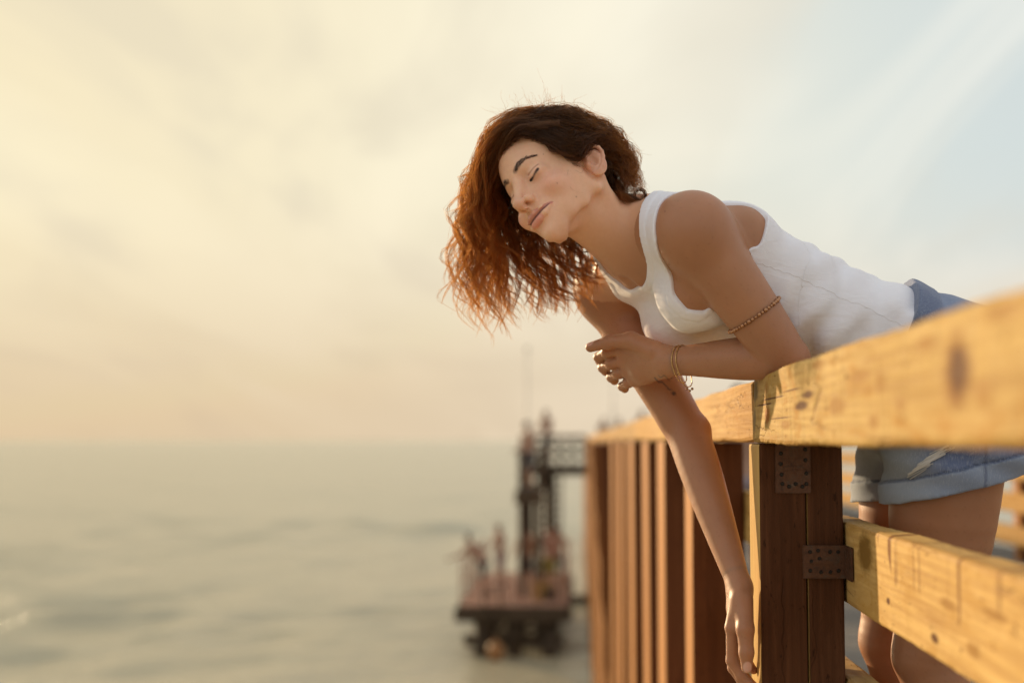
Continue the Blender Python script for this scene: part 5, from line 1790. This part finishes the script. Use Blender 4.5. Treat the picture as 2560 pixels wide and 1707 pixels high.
# far side and underside first, then the blown mass, then the hair swept back over the near side
for k in range(80):
    a = hg.random() * (len(behind) - 1.001)
    c = sheet_curve(behind, a) + hg.normal(size=3) * np.array([0.006, 0.012, 0.004])
    c = c + (hg.normal(size=3) * 0.010)[None] * (ss01 ** 1.6)[:, None]
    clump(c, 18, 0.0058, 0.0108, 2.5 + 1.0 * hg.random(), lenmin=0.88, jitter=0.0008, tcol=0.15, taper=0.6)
for k in range(78):
    a = (len(blown) - 1.001) * hg.random() ** 0.62
    c = sheet_curve(blown, a)
    c = c + ((c[0] - c[3]) * hg.uniform(-0.4, 1.2))[None] * ((1 - ss01) ** 5)[:, None]
    dep = hg.random() ** 1.2 * 0.080
    c = c + (RC[:, 2] * -dep)[None] * sstep(0.0, 0.3, ss01)[:, None] + hg.normal(size=3) * 0.004
    c = c + (hg.normal(size=3) * 0.020)[None] * (ss01 ** 1.5)[:, None]
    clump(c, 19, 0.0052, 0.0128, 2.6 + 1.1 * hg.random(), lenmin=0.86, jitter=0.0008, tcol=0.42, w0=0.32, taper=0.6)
for k in range(26):                                   # separate outer locks, thin and far apart
    a = 1.3 * hg.random()
    c = sheet_curve(blown, a) + hg.normal(size=3) * 0.006 + (RC[:, 0] * -1)[None] * (0.010 * hg.random() * ss01)[:, None]
    c = c + (hg.normal(size=3) * 0.017)[None] * (ss01 ** 1.4)[:, None]
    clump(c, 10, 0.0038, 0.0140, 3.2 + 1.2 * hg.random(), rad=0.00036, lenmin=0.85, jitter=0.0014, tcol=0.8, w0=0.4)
for k in range(140):
    a = hg.random() * (len(swept) - 1.001)
    c = sheet_curve(swept, a) + hg.normal(size=3) * 0.0024
    c = c + ((c[0] - c[3]) * hg.uniform(-0.3, 1.3))[None] * ((1 - ss01) ** 5)[:, None]
    c = c + (hg.normal(size=3) * 0.007)[None] * (ss01 ** 1.4)[:, None]
    clump(c, 14, 0.0054, 0.0080, 2.4 + 1.6 * hg.random(), rad=0.00040, lenmin=0.62, jitter=0.0016, root_sp=1.5, w0=0.62, taper=0.65)
for k in range(34):
    a = hg.random() * (len(nape) - 1.001)
    c = sheet_curve(nape, a) + hg.normal(size=3) * 0.0015
    clump(c, 11, 0.0050, 0.0032, 1.6 + hg.random(), rad=0.00038, lenmin=0.7, jitter=0.0014, taper=0.5)
# the ringlet at the end of the nape hair
for k in range(26):
    cx, cy, r = 1600 + hg.normal() * 1.5, 487 + hg.normal() * 1.5, 13 + hg.normal() * 1.6
    an_ = np.linspace(math.radians(150), math.radians(-190 + hg.normal() * 25), 16)
    ring = [P(cx + r * math.cos(q), cy + r * math.sin(q), 2.178 + 0.004 * hg.normal()) for q in an_]
    c = catmull([P(1568, 486, 2.182)] + ring, NS)
    strands.append(c); radii.append(np.full(NS, 0.00036) * (1 - 0.6 * ss01 ** 3)); tint.append(0.05)
# flyaways against the sky
for sheet, n, amp in ((blown, 300, 0.014), (swept, 190, 0.009)):
    for k in range(n):
        a = (len(sheet) - 1.001) * (hg.random() ** (1.6 if sheet is blown else 0.6))
        if sheet is swept: a = (len(sheet) - 1.001) * (1 - hg.random() ** 2 * 0.6)
        c = sheet_curve(sheet, a) + hg.normal(size=3) * 0.005
        t, u, w_ = frames(c)
        f1, f2, p1, p2 = 2 + 3 * hg.random(), 2 + 3 * hg.random(), hg.random() * 6.28, hg.random() * 6.28
        am = amp * (0.3 + hg.random()) * ss01 ** 0.8
        c = c + (am * 0.5 * np.sin(6.28 * f1 * ss01 + p1))[:, None] * u + (am * 0.5 * np.cos(6.28 * f2 * ss01 + p2))[:, None] * w_ + (hg.normal(size=3) * amp * 1.0)[None] * (ss01 ** 1.2)[:, None]
        x = np.linspace(0, 0.4 + 0.6 * hg.random(), NS); c = np.stack([np.interp(x, ss01, c[:, q]) for q in range(3)], 1)
        strands.append(c); radii.append(np.full(NS, 0.00021) * (1 - 0.6 * ss01 ** 2)); tint.append(0.35)
# short frizz standing off the crown
for k in range(260):
    t = hg.random()
    x, y_ = np.interp(t, [0, .3, .6, 1], [1262, 1350, 1430, 1560]), np.interp(t, [0, .3, .6, 1], [296, 268, 278, 372])
    a0 = P(x + hg.normal() * 8, y_ + 12 + hg.normal() * 6, 2.22 + hg.normal() * 0.03)
    an_ = hg.normal() * 0.9 - 0.25; L = (0.014 + 0.028 * hg.random() ** 2)
    dirv = RC[:, 0] * math.sin(an_) + RC[:, 1] * math.cos(an_); sid = RC[:, 0] * math.cos(an_) - RC[:, 1] * math.sin(an_)
    cv = hg.normal() * 0.016; f1 = 1 + 2 * hg.random(); p1 = hg.random() * 6
    c = a0[None] + dirv[None] * (L * ss01)[:, None] + sid[None] * (cv * ss01 ** 2 + 0.0022 * np.sin(6.28 * f1 * ss01 + p1))[:, None]
    strands.append(c); radii.append(np.full(NS, 0.00019) * (1 - 0.5 * ss01)); tint.append(0.2)
# short downy hairs along the hairline
for k in range(150):
    t = hg.random()
    x = np.interp(t, [0, .2, .4, .6, .8, 1], [1262, 1296, 1338, 1378, 1412, 1440]) + hg.normal() * 2
    y_ = np.interp(t, [0, .2, .4, .6, .8, 1], [380, 350, 337, 354, 394, 414]) + hg.normal() * 2
    a0 = march(x, y_, 0.0008)
    if a0 is None: continue
    dx_, dy_ = (-0.9, -0.2) if t < 0.4 else (0.8, 0.15)
    L = 10 + 16 * hg.random()
    q1 = march(x + dx_ * L * 0.5 + hg.normal() * 2, y_ + dy_ * L * 0.5 + hg.normal() * 2, 0.002); q2 = march(x + dx_ * L + hg.normal() * 4, y_ + dy_ * L + hg.normal() * 4, 0.004)
    if q1 is None or q2 is None: continue
    strands.append(catmull([a0, q1, q2], NS)); radii.append(np.full(NS, 0.00019) * (1 - 0.5 * ss01)); tint.append(0.05)
# loose wisps in front of the ear
for pts in ([(1420, 424), (1420, 452), (1432, 474), (1458, 482)], [(1440, 424), (1452, 432), (1462, 420)]):
    for k in range(1):
        q = [march(x + hg.normal(), y_ + hg.normal(), 0.0012) for x, y_ in pts]
        c = catmull([w_ if w_ is not None else P(pts[0][0], pts[0][1], 2.1) for w_ in q], NS)
        strands.append(c); radii.append(np.full(NS, 0.00013) * (1 - 0.5 * ss01)); tint.append(0.1)
hair_me = tube_mesh('hair', strands, radii, 3)
# colour: dark roots, auburn lengths
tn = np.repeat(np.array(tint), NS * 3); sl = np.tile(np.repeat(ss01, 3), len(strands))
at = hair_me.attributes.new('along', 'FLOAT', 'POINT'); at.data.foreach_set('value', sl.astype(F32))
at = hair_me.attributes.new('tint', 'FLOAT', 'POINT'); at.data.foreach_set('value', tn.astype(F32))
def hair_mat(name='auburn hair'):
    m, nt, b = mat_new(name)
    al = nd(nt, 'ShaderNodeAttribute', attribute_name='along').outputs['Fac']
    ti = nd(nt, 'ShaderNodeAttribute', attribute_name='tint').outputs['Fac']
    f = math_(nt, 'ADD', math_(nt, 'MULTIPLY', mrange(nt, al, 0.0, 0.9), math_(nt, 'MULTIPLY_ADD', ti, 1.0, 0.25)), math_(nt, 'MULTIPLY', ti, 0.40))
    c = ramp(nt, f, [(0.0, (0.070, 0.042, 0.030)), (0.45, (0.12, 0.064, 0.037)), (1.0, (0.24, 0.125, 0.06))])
    nt.links.new(c, b.inputs['Base Color'])
    b.inputs['Roughness'].default_value = 0.36
    b.inputs['Specular IOR Level'].default_value = 0.45
    tr = nd(nt, 'ShaderNodeBsdfTranslucent')
    tcol_ = ramp(nt, f, [(0.0, (0.42, 0.22, 0.10)), (0.4, (0.76, 0.42, 0.17)), (1.0, (0.93, 0.62, 0.30))])
    nt.links.new(tcol_, tr.inputs['Color'])
    mx0 = nd(nt, 'ShaderNodeMixShader'); nt.links.new(math_(nt, 'MULTIPLY_ADD', mrange(nt, f, 0.05, 0.7), 0.36, 0.38), mx0.inputs[0])
    nt.links.new(b.outputs[0], mx0.inputs[1]); nt.links.new(tr.outputs[0], mx0.inputs[2])
    tp_ = nd(nt, 'ShaderNodeBsdfTransparent'); tp_.inputs['Color'].default_value = (1.0, 0.80, 0.56, 1)
    mx = nd(nt, 'ShaderNodeMixShader'); mx.inputs[0].default_value = 0.22
    nt.links.new(mx0.outputs[0], mx.inputs[1]); nt.links.new(tp_.outputs[0], mx.inputs[2])
    nt.links.new(mx.outputs[0], nt.nodes['Material Output'].inputs['Surface'])
    return m
m_hair = hair_mat()
hair_o = link('hair', hair_me, person, m_hair)
hair_o['kind'] = 'stuff'; hair_o['label'] = 'windblown dark auburn curls glowing orange against the sun'
# lashes and brow hairs
lash = []; lash_r = []; brow_q = []; brow_r = []
for s in (1, -1):
    for k in range(70):
        t = 0.08 + 0.92 * hg.random()
        a = np.array(lid_pt(t, -0.0003, s, 0.0004))
        out_ = np.array([0.75, s * (0.35 + 0.5 * (t - 0.4)), -0.62]); out_ /= np.linalg.norm(out_)
        L = 0.0050 + 0.0035 * t
        u_ = np.linspace(0, 1, 6)
        q = a[None] + out_[None] * (L * u_)[:, None] + np.array([0.1, 0, 0.55])[None] * (0.0030 * u_ ** 2)[:, None] + hg.normal(size=3) * 0.0002
        lash.append(np.array([Hh(*p_) for p_ in q])); lash_r.append(0.00022 * (1 - 0.7 * u_))
    for k in range(170):
        t = hg.random() ** 0.9
        x = t * 3; i0 = min(int(x), 2); f_ = x - i0
        a = np.array(BROW[i0]) * (1 - f_) + np.array(BROW[i0 + 1]) * f_
        tg = np.array(BROW[i0 + 1]) - np.array(BROW[i0]); tg /= np.linalg.norm(tg)
        wd = np.interp(t, [0, 0.3, 0.65, 1], [0.0036, 0.0040, 0.0028, 0.0008])
        a = a + np.array([0, 0, 1]) * wd * (hg.random() * 2 - 1); a[1] *= s; tg = tg * np.array([1, s, 1])
        up_ = np.interp(t, [0, 0.4, 1], [0.9, 0.35, -0.1])
        dv = tg + np.array([0.0, 0, 1]) * (up_ + 0.25 * hg.normal()); dv /= np.linalg.norm(dv)
        u_ = np.linspace(0, 1, 6)
        q = a[None] + dv[None] * (0.0052 * (0.7 + 0.5 * hg.random()) * u_)[:, None]
        brow_q.append(np.array([Hh(*p_) for p_ in q])); brow_r.append(0.00019 * (1 - 0.6 * u_))
bq = drop_on(lambda p, b_=0.3: head(p, b_) - F32(0.0005), np.concatenate(brow_q), 4).reshape(-1, 6, 3)
m_lash = plain('dark lash hair', (0.016, 0.009, 0.006), 0.5)
nb_ = len(bq) // 2; nl = len(lash) // 2
for nm, q, r_ in (('eyebrow', list(bq[:nb_]), brow_r[:nb_]), ('eyebrow', list(bq[nb_:]), brow_r[nb_:]), ('eyelashes', lash[:nl], lash_r[:nl]), ('eyelashes', lash[nl:], lash_r[nl:])):
    o = link(nm, tube_mesh(nm, q, r_, 3), person, m_lash); o['kind'] = 'stuff'
print('hair', len(strands), round(time.time() - T0, 1))
# ------------------------------------------------------------------ jewellery
m_gold = plain('worn gold metal', (0.62, 0.40, 0.17), 0.32, 1.0)
m_copper = plain('copper bead metal', (0.42, 0.22, 0.12), 0.35, 1.0)
def limb_ring(sdf, c, axis, n, r0=0.02, lift=0.0012, phase=0.0):
    ax = unit(axis); u = unit(np.cross(ax, [0.2, 0.9, 0.31])); w_ = np.cross(ax, u)
    a = np.linspace(0, 2 * PI, n, endpoint=False) + phase
    dirs = np.cos(a)[:, None] * u + np.sin(a)[:, None] * w_
    lo_r = np.zeros(n); 
    t = np.full(n, r0)
    for _ in range(40):
        d = sdf((c + dirs * t[:, None]).astype(F32), 0.3) - lift
        t = t - d * 0.8
    return c + dirs * t[:, None]
# beaded band on the near upper arm
cA = along(SL, EL, 0.665); axA = unit(EL - SL) + RC[:, 0] * 0.02 - RC[:, 1] * 0.05
ringA = limb_ring(armL, cA, axA, 46, 0.05, 0.0022)
armlet = empty('armlet', tuple(cA))
def world_child(o, parent):
    o.parent = parent
    return o
bm = bmesh.new()
bmesh.ops.create_icosphere(bm, subdivisions=2, radius=0.0030)
bead_me = bm_mesh('bead', bm, True); bead_me.materials.append(m_copper)
arm_cord = np.vstack([ringA, ringA[:2]])
cord_me = tube_mesh('armlet', [arm_cord], [np.full(len(arm_cord), 0.0007)], 5); cord_me.materials.append(m_copper)
bpy.data.objects.remove(armlet)
armlet = link('armlet', cord_me, person)
def sub(name, me, parent, loc=None, mat=None):
    o = bpy.data.objects.new(name, me); COL.objects.link(o); o.parent = parent
    # parent's own transform is identity apart from the person's inverse, so world coordinates carry over
    if loc is not None: o.location = loc
    if mat is not None and not me.materials: me.materials.append(mat)
    return o
for k, q in enumerate(ringA):
    o = sub('bead', bead_me, armlet, tuple(q)); s_ = 0.8 + 0.5 * ((k * 7) % 5) / 5; o.scale = (s_,) * 3
# two fine chains on the wrist, hanging a little loose underneath
lhs = limb(armL, handL, fieldsL)
for k, (t, tilt, sag) in enumerate(((0.905, 0.10, 0.010), (0.865, -0.05, 0.016))):
    c = along(EL, WL, t); ax = unit(WL - EL) + RC[:, 1] * tilt * 0.4 + RC[:, 0] * 0.0
    rg = limb_ring(lhs, c, ax, 64, 0.025, 0.0011)
    low = np.clip((c[2] - rg[:, 2]) / 0.02, 0, 1) ** 2
    rg = rg + np.outer(low, np.array([0.006, 0, -sag])) + np.outer(low, RC[:, 2] * 0.004)
    rg = rg + hg.normal(size=rg.shape) * 0.00015
    pth = np.vstack([rg, rg[:2]])
    r_ = 0.00085 * (1 + 0.35 * np.sin(np.arange(len(pth)) * 2.4))
    b_ = link('bracelet', tube_mesh('bracelet', [pth], [r_], 5), person, m_gold)
    if k == 1:
        low_p = rg[np.argmin(rg[:, 2])]
        for q in range(3):
            o = sub('charm', bead_me, b_, tuple(low_p + np.array([0.004 * q - 0.002, 0, -0.003 - 0.003 * (q % 2)]))); o.scale = (0.75,) * 3
# bead necklace end visible at the far side of the neck
pts = [P(1472, 655, 2.262), P(1480, 660, 2.258), P(1490, 652, 2.255), P(1500, 646, 2.25), P(1512, 640, 2.245)]
# ------------------------------------------------------------------ people in the background (small and far)
def small_person(loc, face, height, pose, shirt, legs_c, hair, skin=(0.42, 0.25, 0.17), label='', bare=False, long_hair=False):
    """one continuous figure in a simple pose; face = direction it looks (radians from +X)"""
    k = height / 1.7
    f = Field()
    c, s_ = math.cos(face), math.sin(face)
    def L(x, y_, z): return np.array([x * c - y_ * s_, x * s_ + y_ * c, z]) * k
    if pose == 'sit':
        hip = 0.50; kn = [(0.42, 0.11 * s, 0.50) for s in (1, -1)]; an = [(0.44, 0.12 * s, 0.09) for s in (1, -1)]; lean = 0.10
    elif pose == 'lean':
        hip = 0.88; kn = [(0.05, 0.11 * s, 0.48) for s in (1, -1)]; an = [(-0.06, 0.12 * s, 0.08) for s in (1, -1)]; lean = 0.32
    else:
        hip = 0.90; kn = [(0.03, 0.10 * s, 0.48) for s in (1, -1)]; an = [(0.0, 0.13 * s, 0.08) for s in (1, -1)]; lean = 0.03
    H = np.array((0, 0, hip)); ch = np.array((lean, 0, hip + 0.40 - lean * 0.2)); nk = np.array((lean * 1.25, 0, hip + 0.56 - lean * 0.25)); hd = nk + np.array((0.04, 0, 0.15))
    f.add(ell(L(*(H * 0.5 + ch * 0.5)), np.array((0.12, 0.12, 0.26)) * k), 0)
    f.add(ell(L(*ch), np.array((0.15, 0.15, 0.17)) * k), 0.08 * k)
    f.add(ell(L(*H), np.array((0.145, 0.145, 0.13)) * k), 0.08 * k)
    f.add(rcone(L(*nk), L(*hd), 0.055 * k, 0.06 * k), 0.04 * k)
    f.add(ell(L(*hd), np.array((0.095, 0.085, 0.115)) * k), 0.03 * k)
    for i_, s in enumerate((1, -1)):
        f.add(rcone(L(0, 0.09 * s, hip - 0.02), L(*kn[i_]), 0.085 * k, 0.058 * k), 0.03 * k)
        f.add(rcone(L(*kn[i_]), L(*an[i_]), 0.055 * k, 0.037 * k), 0.02 * k)
        a = np.array(an[i_]); f.add(rcone(L(*(a + (-.03, 0, -.05))), L(*(a + (0.15, 0.02 * s, -.06))), 0.038 * k, 0.03 * k), 0.02 * k)
        sh = nk + np.array((0, 0.18 * s, -0.06))
        el = sh + np.array((0.06 + lean * 0.6, 0.07 * s, -0.27)); wr = el + np.array((0.16 + lean * 0.2, -0.02 * s, -0.16 + lean * 0.4))
        f.add(rcone(L(*(nk + np.array((0, 0.05 * s, -0.05)))), L(*sh), 0.055 * k, 0.055 * k), 0.04 * k)
        f.add(rcone(L(*sh), L(*el), 0.05 * k, 0.038 * k), 0.02 * k)
        f.add(rcone(L(*el), L(*wr), 0.037 * k, 0.026 * k), 0.012 * k)
        f.add(ell(L(*(wr + np.array((0.05, 0, -0.03)))), np.array((0.045, 0.045, 0.05)) * k), 0.015 * k)
    a, b_ = f.bound()
    v, fc = polygonise(f, a - 0.03, b_ + 0.03, 0.022 * k, 6, None, 1.8)
    me = mesh_np('person', v + np.asarray(loc, F32), fc)
    q = np.stack([v[:, 0] * c + v[:, 1] * s_, -v[:, 0] * s_ + v[:, 1] * c, v[:, 2]], 1) / k
    cl = np.tile(np.array(skin), (len(v), 1))
    trunk = (q[:, 2] > hip + 0.02) & (q[:, 2] < nk[2] - 0.02) & (np.abs(q[:, 1]) < 0.23) & ~bare
    cl[trunk] = shirt
    low = (q[:, 2] <= hip + 0.03) & (q[:, 2] > (0.52 if pose != 'sit' else 0.38)) & (q[:, 0] < 0.4)
    cl[low] = legs_c
    cl[q[:, 2] < 0.09] = (0.08, 0.07, 0.07)
    hh = np.linalg.norm((q - (hd + np.array((-0.018, 0, 0.028)))) / (0.10, 0.10, 0.115), axis=1) < 1.02
    hh &= ~((q[:, 0] > hd[0] + 0.045) & (q[:, 2] < hd[2] + 0.05))
    cl[hh] = hair
    if long_hair: cl[(q[:, 0] < nk[0] - 0.03) & (q[:, 2] > nk[2] - 0.14) & (np.abs(q[:, 1]) < 0.1)] = hair
    set_col(me, 'Col', cl)
    o = link('person', me, None, m_far)
    o.location = (0, 0, 0)
    tag(o, label, 'person')
    return o
m_far, nt_, b_f = mat_new('clothes and skin of distant people')
a_ = nd(nt_, 'ShaderNodeAttribute', attribute_name='Col')
nt_.links.new(mix(nt_, math_(nt_, 'MULTIPLY', noise(nt_, geo_pos(nt_), 18, 4), 0.35), a_.outputs['Color'], (0.06, 0.05, 0.05)), b_f.inputs['Base Color'])
b_f.inputs['Roughness'].default_value = 0.8
small_person((xat(1850, 7.6), 7.6, 0.0), PI * 0.55, 1.06, 'stand', (0.50, 0.30, 0.33), (0.36, 0.30, 0.33), (0.10, 0.06, 0.04), label='small child in pink standing on the deck behind the near post')
small_person((xat(1508, 58), 58, 0.0), PI * 1.5, 1.66, 'stand', (0.45, 0.06, 0.06), (0.08, 0.08, 0.1), (0.03, 0.02, 0.02), label='person in red top far down the pier')
small_person((xat(1548, 64), 64, 0.0), PI * 1.4, 1.74, 'stand', (0.62, 0.58, 0.55), (0.2, 0.2, 0.25), (0.05, 0.03, 0.02), label='person in pale shirt far down the pier near the lamp pole')
small_person((xat(1604, 47), 47, 0.0), PI * 1.5, 1.74, 'stand', (0.06, 0.06, 0.07), (0.1, 0.1, 0.12), (0.02, 0.015, 0.015), label='dark clothed person on the pier above the railing')
gz = 0.0
small_person((xat(1324, 37.3), 37.3, -0.52), PI * 1.1, 1.78, 'stand', (0.16, 0.14, 0.24), (0.05, 0.05, 0.07), (0.03, 0.02, 0.02), label='person in purple shirt standing on the raised gangway landing')
small_person((xat(1368, 44.4), 44.4, gz), PI * 1.3, 1.70, 'stand', (0.20, 0.15, 0.17), (0.06, 0.06, 0.08), (0.04, 0.03, 0.02), label='person in dusky red shirt standing midway along the gangway')
small_person((xat(1212, 37.0), 37.0, PFZ), PI * 0.95, 1.66, 'lean', (0.05, 0.10, 0.08), (0.05, 0.06, 0.07), (0.03, 0.02, 0.02), label='person in dark green leaning on the left rail of the landing stage')
small_person((xat(1252, 39.2), 39.2, PFZ), PI * 1.2, 1.72, 'stand', (0.42, 0.25, 0.25), (0.30, 0.20, 0.20), (0.05, 0.03, 0.02), label='person in dusty pink standing on the landing stage beside the bare backed one')
small_person((xat(1316, 37.6), 37.6, PFZ), PI * 0.6, 1.76, 'stand', (0.5, 0.3, 0.2), (0.07, 0.05, 0.06), (0.03, 0.02, 0.02), skin=(0.52, 0.29, 0.18), bare=True, label='bare backed person in dark shorts on the landing stage')
small_person((xat(1372, 37.4), 37.4, PFZ), PI * 1.4, 1.74, 'stand', (0.40, 0.26, 0.06), (0.36, 0.28, 0.05), (0.04, 0.03, 0.02), skin=(0.50, 0.26, 0.18), label='person in yellow shorts and top by the right rail of the landing stage')
small_person((xat(1392, 38.6), 38.6, PFZ), PI * 1.5, 1.68, 'stand', (0.07, 0.06, 0.06), (0.05, 0.05, 0.06), (0.02, 0.02, 0.02), label='person in black behind the yellow one on the landing stage')
print('people', round(time.time() - T0, 1))
